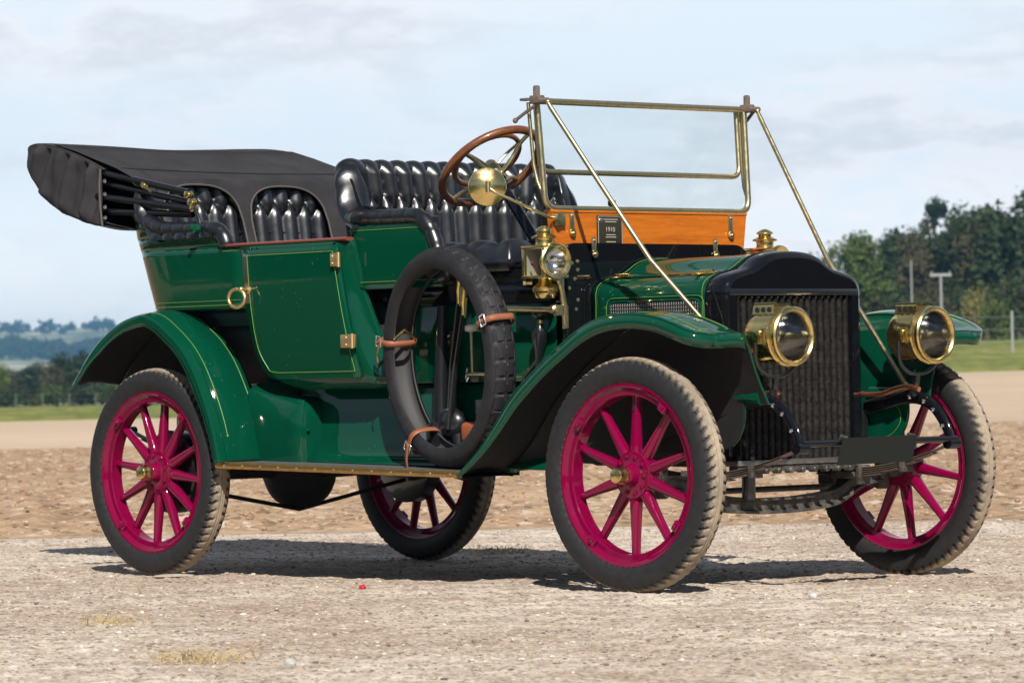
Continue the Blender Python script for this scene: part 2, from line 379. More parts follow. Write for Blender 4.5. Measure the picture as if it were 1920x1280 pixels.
GRAVEL = MT('trodden gravel', (.4, .33, .28), .95, spec=.15); m = GRAVEL
big = m.noise(.55, 5, .6); mid = m.noise(5.5, 6, .65); fine = m.noise(60, 5, .75); peb = m.voro(75, outp='Color'); dst = m.voro(34)
c = m.mix(m.ramp(big, [(.40, 0.), (.60, 1.)]), (.53, .41, .315), (.78, .685, .575))
c = m.mix(m.ramp(mid, [(.40, .75), (.58, 0.)]), c, (.37, .28, .21))
c = m.mix(m.ramp(fine, [(.34, .85), (.47, 0.)]), c, (.20, .15, .115))
c = m.mix(m.ramp(fine, [(.56, 0.), (.70, .75)]), c, (.66, .59, .51))
pw = m.n('ShaderNodeSeparateColor'); m.l(peb, pw.inputs[0])
c = m.mix(m.math('MULTIPLY', m.math('GREATER_THAN', pw.outputs[0], .86), .55), c, (.72, .66, .60))
c = m.mix(m.math('MULTIPLY', m.math('LESS_THAN', pw.outputs[1], .14), .6), c, (.15, .115, .095))
straw = m.math('MULTIPLY', m.math('GREATER_THAN', m.noise(1.1, 3), .60), m.math('GREATER_THAN', m.noise(42, 3, .6, m.mapped((.35, 1.7, 1))), .58))
c = m.mix(m.math('MULTIPLY', straw, .6), c, (.50, .36, .16))
lat = m.n('ShaderNodeVectorMath'); lat.operation = 'DOT_PRODUCT'; m.l(m.co(), lat.inputs[0]); lat.inputs[1].default_value = (Rh[0], Rh[1], 0)
lv_ = m.math('ADD', m.math('SUBTRACT', lat.outputs['Value'], float(CAM[:2]@Rh)), m.math('MULTIPLY', m.math('SUBTRACT', m.noise(.8, 5, .65), .5), 2.2))      # metres right of the camera axis
added_verge = m.math('MAXIMUM', m.ramp(m.math('MULTIPLY', lv_, -.1), [(.32, 0.), (.39, 1.)]), m.ramp(m.math('MULTIPLY', lv_, .1), [(.55, 0.), (.62, 1.)]))  # dark grass added out of view, so the paint mirrors less bright ground
c = m.mix(added_verge, c, m.mix(m.noise(9, 5, .7), (.018, .034, .008), (.075, .085, .028)))
m.set('Base Color', c); m.bump(m.math('ADD', fine, m.math('MULTIPLY', dst, .7)), .8, .008)
def gdisp(x, y, u, v, t):
    near = np.where((u > 8) & (np.abs(v) < 4.5), 1., 0.)
    z = .010*fbm(x*.9, y*.9, 3, 11)+.010*fbm(x*7, y*7, 3, 12)
    z = z+near*(.008*np.abs(fbm(x*24, y*24, 2, 14))*2+.007*np.maximum(fbm(x*45, y*45, 2, 15), 0)*2-.006)
    return (z+.007)*ss(0, .02, 1-t)
us = np.concatenate([np.linspace(0, .64, 24, endpoint=False), np.linspace(.64, 1, 860)])   # from 25 m behind the camera
sheet('gravel_track', us, -25., u_plough, spread(3.3, .019, 900), gdisp, GRAVEL)

PLOUGH = MT('ploughed soil', (.3, .18, .1), .95, spec=.1); m = PLOUGH
c = m.mix(m.ramp(m.noise(.25, 5), [(.35, 0.), (.65, 1.)]), (.40, .27, .17), (.54, .385, .255))
c = m.mix(m.ramp(m.noise(3.2, 6, .7), [(.36, .8), (.54, 0.)]), c, (.26, .165, .10))
c = m.mix(m.ramp(m.noise(6.0, 6, .75), [(.55, 0.), (.72, .7)]), c, (.55, .41, .28))
pc = m.n('ShaderNodeSeparateColor'); m.l(m.voro(14, outp='Color'), pc.inputs[0])
c = m.mix(m.math('MULTIPLY', m.math('GREATER_THAN', pc.outputs[0], .90), .7), c, (.68, .58, .47))
c = m.mix(m.math('MULTIPLY', m.math('LESS_THAN', pc.outputs[1], .10), .6), c, (.10, .07, .05))
m.set('Base Color', c); m.bump(m.noise(22, 5, .7), .8, .03)
def pdisp(x, y, u, v, t):
    e = ss(0, .03, t)*ss(0, .02, 1-t)
    return e*(.07*np.abs(fbm(x*2.2, y*2.2, 3, 21))+.04*np.maximum(fbm(x*7, y*7, 2, 22), 0)*2-.02)
sheet('ploughed_field', np.linspace(0, 1, 620)**1.25, u_plough, u_stub, spread(7.5, .045, 1200), pdisp, PLOUGH)

STUB = MT('pale harrowed field', (.6, .48, .36), .95, spec=.1); m = STUB
c = m.mix(m.ramp(m.noise(.06, 5), [(.35, 0.), (.65, 1.)]), (.50, .385, .28), (.60, .475, .35)); c = m.mix(m.ramp(m.noise(1.6, 5, .7), [(.4, .35), (.6, 0.)]), c, (.40, .30, .21))
m.set('Base Color', c)
sheet('stubble_field', np.linspace(0, 1, 90), u_stub, u_grass, spread(16, .4, 1500), None, STUB)
GRASS = MT('meadow grass', (.1, .14, .03), .95, spec=.1); m = GRASS
c = m.mix(m.ramp(m.noise(.07, 6, .6), [(.38, 0.), (.62, 1.)]), (.125, .170, .036), (.275, .265, .085))
c = m.mix(m.ramp(m.noise(1.3, 6, .7), [(.38, .7), (.56, 0.)]), c, (.07, .10, .022)); m.set('Base Color', c)
sheet('grass_verge', np.linspace(0, 1, 120), u_grass, u_far, spread(32, .5, 2000), lambda x, y, u, v, t: .22*ss(0, .01, t)*(fbm(x*1.1, y*1.1, 3, 31)+.5), GRASS)
HILL = MT('distant fields', (.2, .2, .1), .95, spec=.1); m = HILL
c = m.mix(m.ramp(m.voro(.0032, m.mapped((1, 1, .01))), [(.25, 0.), (.7, 1.)]), (.20, .25, .11), (.52, .50, .34)); c = m.mix(m.ramp(m.noise(.012, 5, .7), [(.45, .8), (.55, 0.)]), c, (.05, .075, .03)); m.set('Base Color', c)
sheet('hills', np.linspace(0, 1, 160)**2, u_far, 7000., np.concatenate([np.linspace(-3000, -700, 12, endpoint=False), np.linspace(-700, 700, 160), np.linspace(760, 3000, 12)]), None, HILL)

# loose stones lying on the track (nobody could count them)
ico = bmesh.new(); bmesh.ops.create_icosphere(ico, subdivisions=1, radius=1); ico.verts.index_update()
IV = np.array([v.co[:] for v in ico.verts]); IF = np.array([[v.index for v in f.verts] for f in ico.faces]); ico.free()
def stones(name, n, smin, smax, mat, u0, u1, vw, seed, zoff=0.):
    g = np.random.default_rng(seed); u = g.uniform(u0, u1, n); v = g.uniform(-vw, vw, n)
    keep = vnoise(u*1.3+40, v*1.3+40, 6) > g.uniform(.0, .75, n); u, v = u[keep], v[keep]; n = len(u)
    x, y = place(u, v); z = .010*fbm(x*.9, y*.9, 3, 11)+.010*fbm(x*7, y*7, 3, 12)+.004+zoff
    s_ = smin*(smax/smin)**(g.random(n)**2.6); V = IV[None]*(s_[:, None, None]*np.stack([g.uniform(.8, 1.4, n), g.uniform(.7, 1.3, n), g.uniform(.3, .6, n)], -1)[:, None])
    V = V*(1+.25*(g.random((n, len(IV), 1))-.5)); a = g.uniform(0, 2*pi, n); ca, sa = np.cos(a)[:, None], np.sin(a)[:, None]
    V = np.stack([V[..., 0]*ca-V[..., 1]*sa, V[..., 0]*sa+V[..., 1]*ca, V[..., 2]], -1)+np.stack([x, y, z+.2*s_], -1)[:, None]
    F = (IF[None]+(np.arange(n)*len(IV))[:, None, None]).reshape(-1, 3)
    me = bpy.data.meshes.new(name); me.from_pydata(V.reshape(-1, 3), [], F.tolist()); me.materials.append(mat.m)
    o = bpy.data.objects.new(name, me); COL.objects.link(o); return tag(o, kind='stuff')
PEB = MT('mixed pebbles', (.4, .35, .3), .85, spec=.25); m = PEB
gi = m.n('ShaderNodeNewGeometry'); m.set('Base Color', m.ramp(gi.outputs['Random Per Island'], [(0, (.17, .125, .10)), (.35, (.33, .26, .21)), (.7, (.48, .41, .34)), (1, (.70, .65, .58))]))
tag(stones('gravel', 42000, .0024, .0105, PEB, 8.5, 21.6, 3.2, 5), 'loose pale and brown stones strewn over the track', 'gravel')
CLOD = MT('soil clods', (.3, .2, .12), .95, spec=.1); m = CLOD
gi = m.n('ShaderNodeNewGeometry'); m.set('Base Color', m.ramp(gi.outputs['Random Per Island'], [(0, (.22, .135, .08)), (.5, (.40, .265, .165)), (.9, (.50, .37, .25)), (1, (.68, .57, .46))]))
tag(stones('soil_clods', 17000, .006, .022, CLOD, 21.6, 50, 7.4, 9, .02), 'brown clods and flints lying on the ploughed soil', 'clods')

# ------------------------------------------------------------------ trees, hedge, far wood, posts
def leafmat(name, a, b):
    m = MT(name, a, .8, spec=.12)
    gi = m.n('ShaderNodeNewGeometry'); oi = m.n('ShaderNodeObjectInfo')
    k = m.math('ADD', m.math('MULTIPLY', gi.outputs['Random Per Island'], .6), m.math('MULTIPLY', m.noise(.9, 3), .5))
    m.set('Base Color', m.mix(m.ramp(k, [(.2, 0.), (.85, 1.)]), a, b)); return m
LEAF = [leafmat('deep green leaves', (.016, .030, .013), (.050, .072, .028)), leafmat('fresh green leaves', (.035, .062, .017), (.105, .145, .040)),
        leafmat('olive brown leaves', (.034, .036, .018), (.095, .085, .042)), leafmat('dark needles', (.010, .022, .014), (.028, .046, .028)),
        leafmat('yellowing leaves', (.085, .095, .025), (.24, .21, .075))]
BARK = MT('bark', (.10, .08, .06), .9)
def crown_pts(lobes, n, g):
    P = []; vol = np.array([l[1][0]*l[1][1]*l[1][2] for l in lobes])**.67; pick = g.choice(len(lobes), n, p=vol/vol.sum())
    d = g.normal(size=(n, 3)); d /= np.linalg.norm(d, axis=1)[:, None]; r = g.random(n)**.30
    C = np.array([l[0] for l in lobes])[pick]; Rr = np.array([l[1] for l in lobes])[pick]
    return C+d*r[:, None]*Rr*(1+.22*g.normal(size=(n, 1)).clip(-1.3, 1.3)), d
def leaf_cloud(P, D, size, g):
    n = len(P); nn = D+g.normal(size=(n, 3))*.75; nn /= np.linalg.norm(nn, axis=1)[:, None]
    a = np.cross(nn, g.normal(size=(n, 3))); a /= np.linalg.norm(a, axis=1)[:, None]; b = np.cross(nn, a)
    s_ = size*g.uniform(.55, 1.35, (n, 1)); k = g.uniform(.5, .9, (n, 1))
    V = np.stack([P-a*s_, P+b*s_*k*.8+nn*s_*.15, P+a*s_*.9-nn*s_*.25, P-b*s_*k], 1).reshape(-1, 3)
    return V, np.arange(4*n).reshape(n, 4)
def lobes_for(kind, h, wd, g):
    L = []
    if kind == 'round':
        for _ in range(15):
            a, r = g.uniform(0, 2*pi), g.uniform(0, .34)*wd; z = h*g.uniform(.24, .84); r *= 1.1-.75*abs(z/h-.45)
            L.append(((r*cos(a), r*sin(a), z), (wd*g.uniform(.15, .25), wd*g.uniform(.15, .25), h*g.uniform(.10, .17))))
    elif kind == 'pine':
        for _ in range(14):
            a, r = g.uniform(0, 2*pi), g.uniform(0, .30)*wd; z = h*g.uniform(.35, .97)
            L.append(((r*cos(a), r*sin(a), z), (wd*g.uniform(.15, .24), wd*g.uniform(.15, .24), h*g.uniform(.04, .08))))
    elif kind == 'cone':
        for k in range(9):
            z = h*(.12+.82*k/8); r = wd*.48*(1.02-z/h)+.1; L.append(((g.uniform(-.1, .1)*wd*.5, 0, z), (r, r, h*.10)))
    else:
        for _ in range(10):
            a, r = g.uniform(0, 2*pi), g.uniform(0, .36)*wd
            L.append(((r*cos(a), r*sin(a), h*g.uniform(.2, .7)), (wd*.2, wd*.2, h*.24)))
    return L
def tree_mesh(kind, h, wd, n, size, seed):
    g = np.random.default_rng(seed); lobes = lobes_for(kind, h, wd, g); V, F = leaf_cloud(*crown_pts(lobes, n, g), size, g)
    cm = bpy.data.meshes.new('crown'); cm.from_pydata(V.tolist(), [], F.tolist())
    t = MB(); top = .8 if kind != 'bush' else .5
    t.tube([(0, 0, -.6), (.05, 0, h*.2), (-.06, .05, h*.5), (0, 0, h*top)], [h*.028, h*.022, h*.014, h*.005], 8)
    for k, (c, r_) in enumerate(lobes[:9]):
        z0 = h*(.18+.05*k) if kind != 'pine' else h*(.45+.04*k)
        c = np.array(c); t.tube([(0, 0, min(z0, c[2]*.9)), c*[.5, .5, .5]+np.array([0, 0, .5*max(z0, c[2]*.85)]), c], [h*.011, h*.008, h*.003], 6)
    o = t.build('trunk', BARK, None); tm = o.data; bpy.data.objects.remove(o); return cm, tm
KINDS = {}
def plant_tree(name, label, cat, kind, leaf, px, u, h, wd, group=None, n=1500, size=.30, var=0, rot=None):
    key = (kind, leaf, var)
    if key not in KINDS:
        cm, tm = tree_mesh(kind, 10., 7. if kind != 'bush' else 11., n, size, 31*len(KINDS)+5); cm.materials.append(LEAF[leaf].m); KINDS[key] = (cm, tm)
    cm, tm = KINDS[key]; v = u*(px-960)/7732.6; x, y = place(u, v)
    r = empty(name, (x, y, float(terrain(np.array(u*1.), np.array(v*1.)))-.1), random.uniform(0, 6.28) if rot is None else rot)
    r.scale = (wd/(7. if kind != 'bush' else 11.), wd/(7. if kind != 'bush' else 11.), h/10.)
    tag(r, label, cat, group)
    for nm, me in (('crown', cm), ('trunk', tm)):
        o = bpy.data.objects.new(nm, me); COL.objects.link(o); o.parent = r
    return r
GW, GH, GB = 'trees of the wood on the right', 'hedgerow trees on the left', 'bushes along the foot of the wood'
plant_tree('broadleaf_tree', 'pale hazy tree at the left end of the wood, shortest on the skyline there', 'tree', 'round', 0, 1541, 335, 7.4, 4.2, GW, var=0)
plant_tree('broadleaf_tree', 'bright green round-headed tree just right of the brass windscreen stay', 'tree', 'round', 1, 1612, 285, 8.3, 5.9, GW, 5200, .20, var=1)
plant_tree('broadleaf_tree', 'thin dark tree in the dip between the bright round tree and the main wood', 'tree', 'round', 3, 1668, 350, 9.3, 3.6, GW, var=2)
plant_tree('pine_tree', 'tall flat-topped dark pine rising above the wooded skyline', 'pine', 'pine', 3, 1757, 350, 10.9, 4.6, GW, 2200, .26)
for i, (px, u, h, wd, lf, vr) in enumerate(((1655, 312, 7.4, 4.8, 0, 0), (1690, 335, 8.8, 5.4, 0, 4), (1740, 345, 9.8, 5.6, 2, 3), (1785, 345, 10.1, 6, 0, 0), (1838, 340, 10.7, 6.4, 0, 4), (1888, 338, 11.4, 6.6, 0, 0), (1715, 318, 8.5, 5.4, 2, 3), (1762, 330, 9.2, 6.0, 0, 0), (1812, 325, 10.0, 6.4, 0, 4), (1862, 318, 10.3, 6.8, 2, 3), (1912, 312, 11.3, 7.0, 0, 0), (1962, 318, 11.6, 7.2, 0, 4), (2025, 310, 11, 7.4, 2, 3), (2090, 315, 11.5, 7, 0, 0))):
    plant_tree('broadleaf_tree', ('dark broad tree in the main wood on the right', 'brownish green broad tree in the main wood on the right')[lf == 2], 'tree', 'round', lf, px, u, h, wd, GW if lf != 2 else 'brownish trees of the wood on the right', 4600, .22, var=vr)
for i, (px, u, h, wd, lf) in enumerate(((1560, 300, 4.2, 5, 0), (1640, 285, 4.5, 5, 2), (1690, 290, 4.6, 5.2, 0), (1738, 280, 4.4, 5, 2), (1790, 285, 4.9, 5.4, 0), (1850, 292, 5.2, 5.6, 2), (1905, 285, 5.4, 5.4, 0), (1960, 285, 5.2, 5.6, 2), (2020, 285, 5, 5.6, 0))):
    plant_tree('hedge_bush', ('dark low bush in front of the wood on the right', 'brownish low bush in front of the wood on the right')[lf == 2], 'bush', 'bush', lf, px, u, h, wd, GB if lf != 2 else 'brownish bushes along the foot of the wood', 1500, .30, var=lf)
plant_tree('hedge_bush', 'pale green bush at the field edge, right of the far headlamp', 'bush', 'bush', 1, 1868, 232, 3.0, 3.2, None, 1300, .30)
plant_tree('hedge_bush', 'yellow autumn bush halfway up the wood beside the crossarm pole', 'bush', 'bush', 4, 1824, 279, 4.6, 3.2, None, 1000, .30)
plant_tree('hedge_bush', 'smaller green bush at the field edge behind the far headlamp', 'bush', 'bush', 1, 1790, 236, 2.2, 3.0, None, 1300, .3)
# left
plant_tree('conifer', 'dark dense evergreen beside the tip of the rear mudguard', 'conifer', 'round', 3, 118, 420, 5.4, 3.4, GH, 2200, .3, var=5)
plant_tree('conifer', 'dark evergreen half hidden by the rear mudguard', 'conifer', 'round', 3, 152, 425, 5.6, 3.6, GH, var=5)
plant_tree('broadleaf_tree', 'olive round-topped tree left of the dark evergreen', 'tree', 'round', 2, 72, 430, 4.9, 4.2, GH, var=3)
plant_tree('broadleaf_tree', 'brownish tree at the left edge of the photo', 'tree', 'round', 2, 22, 440, 4.3, 4.2, GH, var=3)
for px, u, h, wd, lf in ((48, 415, 4.6, 4.4, 0), (-5, 420, 4.5, 4.6, 2), (98, 412, 4.7, 4.2, 2), (135, 410, 5.2, 4.2, 0), (170, 412, 5.0, 4.6, 2), (-30, 430, 5, 4, 0), (-80, 435, 5.4, 4.6, 2), (190, 430, 5.6, 4.4, 0), (235, 428, 5.2, 4.4, 2), (300, 430, 5, 4.6, 0), (370, 430, 5.5, 4.6, 0), (450, 430, 5.2, 4.6, 2), (540, 430, 5.2, 4.6, 0), (640, 430, 5.2, 4.6, 0)):
    plant_tree('broadleaf_tree', 'hedgerow tree hidden or half hidden behind the rear of the car', 'tree', 'round', lf, px, u, h, wd, 'hedgerow trees behind the car', var={0: 0, 2: 3}[lf])
for px, u, h, wd, lf in ((10, 330, 2.0, 6, 0), (60, 335, 2.2, 6, 0), (105, 330, 2.1, 6, 1), (150, 325, 2.3, 6, 0), (200, 330, 2.3, 6, 1), (250, 330, 2.2, 6, 0), (310, 330, 2.2, 6, 0), (-45, 330, 2.2, 6, 0)):
    plant_tree('hedge_bush', ('low dark green hedge bush at the far edge of the left meadow', 'low bright green hedge bush at the far edge of the left meadow')[lf == 1], 'bush', 'bush', lf, px, u, h, wd, ('dark bushes at the far edge of the left meadow', 'bright bushes at the far edge of the left meadow')[lf == 1], 1300, .3, var=lf)
plant_tree('hedge_bush', 'bright green bush cut by the left edge of the photo', 'bush', 'bush', 1, -14, 235, 3.2, 2.4, None, 1300, .3, var=1)
# one distant wooded slope, a single mass at that distance
V_, F_ = [], []; g = np.random.default_rng(77); off = 0
for k in range(420):
    a = g.uniform(-.16, .0); u = g.uniform(2950, 3330); h = g.uniform(11, 16)*(1.2 if a < -.118 else 1); v = u*a
    P, D = crown_pts(lobes_for('round', h, h*1.1, g), 150, g); V, F = leaf_cloud(P, D, 1.7, g); x, y = place(u, v)
    V_.append(V+np.array([x, y, float(terrain(np.array(u), np.array(v)))-1])); F_.append(F+off); off += len(V)
me = bpy.data.meshes.new('distant_wood'); me.from_pydata(np.vstack(V_).tolist(), [], np.vstack(F_).tolist()); me.materials.append(LEAF[0].m)
o = bpy.data.objects.new('distant_wood', me); COL.objects.link(o); tag(o, 'hazy blue belt of woodland below the distant hills', 'wood', kind='stuff')
V_, F_ = [], []; off = 0
for k in range(34):
    a = g.choice([-.1135, -.1025, -.126])+.0035*g.normal() if k % 4 else g.uniform(-.16, -.09); u = g.uniform(4050, 4300); h = g.uniform(5, 13); v = u*a
    P, D = crown_pts(lobes_for('round', h, h*1.6, g), 60, g); V, F = leaf_cloud(P, D, 2.4, g); x, y = place(u, v)
    V_.append(V+np.array([x, y, float(terrain(np.array(u), np.array(v)))-1])); F_.append(F+off); off += len(V)
me = bpy.data.meshes.new('ridge_wood'); me.from_pydata(np.vstack(V_).tolist(), [], np.vstack(F_).tolist()); me.materials.append(LEAF[0].m)
o = bpy.data.objects.new('ridge_wood', me); COL.objects.link(o); tag(o, 'line of trees on the crest of the far hill', 'wood', kind='stuff')

V_, F_ = [], []; off = 0  # unseen hedge added round the car to darken reflections and low skylight
for k in range(230):
    b_ = math.radians(g.uniform(48, 312)); rr = g.uniform(40, 52)*(1 if 75 < math.degrees(b_) < 285 else 1.25); h = g.uniform(5.5, 9.5)
    P, D = crown_pts(lobes_for('bush', h, 5.5, g), 130, g); V, F = leaf_cloud(P, D, .75, g); u_, v_ = 14+rr*cos(b_), rr*sin(b_); x, y = place(u_, v_)
    V_.append(V+np.array([x, y, -.8])); F_.append(F+off); off += len(V)
me = bpy.data.meshes.new('added_dark_hedge'); me.from_pydata(np.vstack(V_).tolist(), [], np.vstack(F_).tolist()); me.materials.append(LEAF[0].m)
o = bpy.data.objects.new('added_dark_hedge', me); COL.objects.link(o); tag(o, 'added dark hedge ring outside the frame, there only to darken reflections in the paint', 'hedge', kind='stuff')
POST = MT('pale grey weathered post', (.30, .31, .30), .7); OLDPOST = MT('old brown grey post', (.13, .125, .11), .9); WIREM = MT('fence wire', (.3, .3, .3), .5)
def ground_at(px, u): v = u*(px-960)/7732.6; x, y = place(u, v); return np.array([x, y, float(terrain(np.array(u*1.), np.array(v*1.)))])
def pole(name, label, cat, px, u, h, r, arm=0):
    b = ground_at(px, u); o = MB().tube([(0, 0, -.3), (0, 0, h)], [r*1.1, r*.85], 10).build(name, POST); o.location = b
    if arm:
        a = MB(); d = np.array([Rh[0], Rh[1], 0])
        a.box((0, 0, h+.06), (arm, .16, .17), np.array([d, [-d[1], d[0], 0], [0, 0, 1]]).T, .02).build('crossarm', POST, o)
        for s_ in (-1, 1):
            MB().lathe([(0, .02), (.05, .05), (.12, .05), (.16, .02)], (d*arm*.42*s_+np.array([0, 0, h+.145])), n=8).build('insulator', POST, o)
    return tag(o, label, cat)
pole('utility_pole', 'slim pale pole without crossarm in front of the wood', 'pole', 1711, 262, 5.2, .055)
pole('utility_pole', 'grey pole with a flat crossarm behind the far headlamp', 'pole', 1766, 255, 4.1, .085, 1.35)
f1 = tag(empty('wire_fence', ground_at(1898, 150)), 'post and wire fence along the grass at the right edge', 'fence')
pts = [ground_at(px, 150+(px-1898)*.02) for px in (1560, 1729, 1898, 2067, 2236)]
for p in pts: MB().tube([p-f1.location+np.array([0, 0, -.2]), p-f1.location+np.array([0, 0, 1.62])], [.05, .045], 8).build('post', POST, f1)
for z in (.5, .95, 1.4): MB().tube([p-np.array(f1.location)+np.array([0, 0, z]) for p in pts], .006, 5).build('wire', WIREM, f1)
f2 = tag(empty('wire_fence', ground_at(28, 300)), 'faint post fence in front of the hedge on the left', 'fence')
pts = [ground_at(px, 300) for px in (-72, -22, 28, 78, 128, 178, 228)]
for p in pts: MB().tube([p-f2.location+np.array([0, 0, -.2]), p-f2.location+np.array([0, 0, 1.0])], .045, 8).build('post', OLDPOST, f2)
for z in (.5, .95): MB().tube([p-np.array(f2.location)+np.array([0, 0, z]) for p in pts], .003, 5).build('wire', WIREM, f2)

# air between here and the hills
hz = MB().box((0, 0, 0), (9800, 9800, 112)).build('haze', UNDER, smooth=0); hz.location = (CAM[0]+Fh[0]*300, CAM[1]+Fh[1]*300, 112/2-8)
hm = bpy.data.materials.new('pale blue air'); hm.use_nodes = True; t = hm.node_tree; t.nodes.clear()
ov = t.nodes.new('ShaderNodeOutputMaterial'); pv = t.nodes.new('ShaderNodeVolumePrincipled'); pv.inputs['Density'].default_value = .00015
pv.inputs['Color'].default_value = (.26, .60, 1, 1); pv.inputs['Anisotropy'].default_value = .0
t.links.new(pv.outputs[0], ov.inputs['Volume']); hz.data.materials.clear(); hz.data.materials.append(hm); tag(hz, kind='stuff')

# ================================================================== THE CAR (x forward, -y the side nearer the camera)
car = tag(empty('vintage_touring_car', (0, 0, 0)), 'dark green open vintage touring car with brass lamps and maroon spoked wheels', 'car')
WB, TR, WR = -2.82, .735, .432

# ---- wheels
def tyre_mesh(mb, pattern, Rr=.432, wd=.057, n=448, ph=0.):
    prof = [(-.036, .328), (-.047, .338), (-.0565, .358), (-wd-.001, .376), (-.0555, .394), (-.0505, .408), (-.044, .4165), (-.0395, .4195)]
    tread = [(-.0345, .4235), (-.029, .4262), (-.023, .428), (-.017, .4293), (-.011, .4303), (-.005, .4308)]
    if pattern == 'block': prof = [(-.043, .346), (-.051, .352), (-.0585, .366), (-.0605, .384), (-.0565, .402), (-.0505, .411), (-.044, .4165), (-.0395, .4195)]
    half = prof+tread; full = half+[(0., .4312)]+[(-y, r) for y, r in half[::-1]]
    full = np.array(full); y, r = full[:, 0]*(wd/.057), full[:, 1]*(Rr/.432); a = np.linspace(0, 2*pi, n, endpoint=False)
    A, Y = np.meshgrid(a, y, indexing='ij'); RR = np.broadcast_to(r, A.shape).copy(); ay = np.abs(Y)
    if pattern == 'chevron':
        k = 72; q = (A*k/(2*pi)+np.where(Y > 0, .5, 0)+.45*((ay-.0155)/.03)**2) % 1
        RR -= np.where((ay > .0155) & (ay < .047), np.where(q < .33, .009, 0), 0)*ss(.0155, .019, ay)
        RR -= np.where((ay > .003) & (ay < .008), .004, 0)
    elif pattern == 'ribs':
        RR -= np.where((ay > .006) & (ay < .012) | (ay > .02) & (ay < .026) | (ay > .034) & (ay < .040), .0035, 0)
    else:                                             # non-skid button blocks
        k = 40; q = (A*k/(2*pi)) % 1
        RR -= np.where((ay > .010) & (ay < .034) & (q < .13), .006, 0)
        RR -= np.where((ay < .005) & (((q+.25) % 1) < .55), .005, 0)
        RR -= np.where((ay > .034) & (ay < .041) & (q < .7), .004, 0)
    P = np.stack([RR*np.cos(A), Y, RR*np.sin(A)], -1); mb.grid(P, cu=True)
    lo = [P[:, 0], P[:, 0]*[1, 1, 1]]
    return mb
def spoke_mesh(r0=.068, r1=.300, y=.012):
    rows = []; a = np.linspace(0, 2*pi, 14, endpoint=False)
    for r, wt, wy in ((r0, .0195, .022), (.085, .0235, .0235), (.11, .0225, .0235), (.15, .0195, .022), (.22, .0155, .0195), (.28, .0140, .018), (r1, .0150, .019)):
        rows.append(np.stack([np.sign(np.cos(a))*np.abs(np.cos(a))**.8*wt, y+np.sin(a)*wy, r+0*a], -1))
    return MB().grid(rows, cv=True)
def make_wheel(nspk, drum, pattern):
    """local axle along y, outer face towards -y"""
    f = MB().lathe([(-.040, .318), (-.046, .326), (-.046, .334), (-.041, .337), (-.038, .333), (-.036, .322), (.036, .322), (.038, .333), (.041, .337), (.046, .334), (.046, .326), (.040, .318),
                    (.034, .312), (.031, .309), (.029, .292), (.025, .289), (-.025, .289), (-.029, .292), (-.031, .309), (-.034, .312), (-.040, .318)], ax=(0, 1, 0), n=96)
    for k in range(4):
        th = k*pi/2+.95; c = np.array([cos(th)*.303, -.036, sin(th)*.303]); M = np.array([[cos(th), 0, -sin(th)], [0, 1, 0], [sin(th), 0, cos(th)]])
        f.box(c, (.030, .018, .040), M, .004); f.lathe([(0, .007), (-.012, .007), (-.014, .004)], c+np.array([0, -.006, 0]), (0, 1, 0), 6, True)
    wh = f.build('wheel', MAROON, car, 30)
    ty = tyre_mesh(MB(), pattern).build('tyre', TYRE, wh, 30)
    sm = spoke_mesh().build('spoke', MAROON, wh)
    for k in range(nspk):
        o = sm if k == 0 else sm.copy()
        if k: COL.objects.link(o); o.parent = wh
        o.rotation_euler = (0, 2*pi*k/nspk, 0)
    h = MB().lathe([(.06, .03), (.045, .084), (.030, .088), (-.010, .088), (-.014, .085), (-.016, .05), (-.018, .044), (-.030, .038), (-.052, .034), (-.056, .030)], ax=(0, 1, 0), n=40)
    for k in range(nspk if nspk < 11 else 8):
        th = 2*pi*(k+.5)/(nspk if nspk < 11 else 8); h.lathe([(0, .0085), (-.006, .0085), (-.009, .005)], (.068*sin(th), -.0145, .068*cos(th)), (0, 1, 0), 6, True)
    h.build('hub', MAROON, wh)
    MB().lathe([(-.054, .0), (-.054, .031), (-.060, .034), (-.072, .034), (-.078, .030), (-.092, .030), (-.100, .026), (-.103, .015), (-.104, .001)], ax=(0, 1, 0), n=24).build('hub_cap', BRASS, wh)
    v = MB().tube([(0, .0, .292), (.004, -.004, .262), (.006, -.010, .235)], .0045, 8); v.build('valve', IRON, wh)
    if drum:
        MB().lathe([(.048, .03), (.048, .165), (.055, .172), (.115, .172), (.122, .160), (.122, .04)], ax=(0, 1, 0), n=48).build('brake_drum', IRON, wh)
    else:
        MB().lathe([(.05, .05), (.085, .05), (.095, .038), (.12, .035), (.12, .0)], ax=(0, 1, 0), n=24).build('hub_sleeve', GREASE, wh)
    return wh
wf = make_wheel(10, False, 'chevron'); wr = make_wheel(12, True, 'chevron')
def put(o, x, y, roll, flip, steer=0): o.location = (x, y, WR); o.rotation_euler = Matrix.Rotation(steer+(pi if flip else 0), 3, 'Z').to_euler() if True else None; return o
def spin(o, roll):
    M = o.rotation_euler.to_matrix() @ Matrix.Rotation(roll, 3, 'Y'); o.rotation_euler = M.to_euler()
put(wf, 0, -TR, 0, False, .03); spin(wf, .03)
w2 = copy_tree(wf, car); put(w2, 0, TR, 0, True, .03); spin(w2, .14)
put(wr, WB, -TR, 0, False); spin(wr, .12)
w4 = copy_tree(wr, car); put(w4, WB, TR, 0, True); spin(w4, .28)

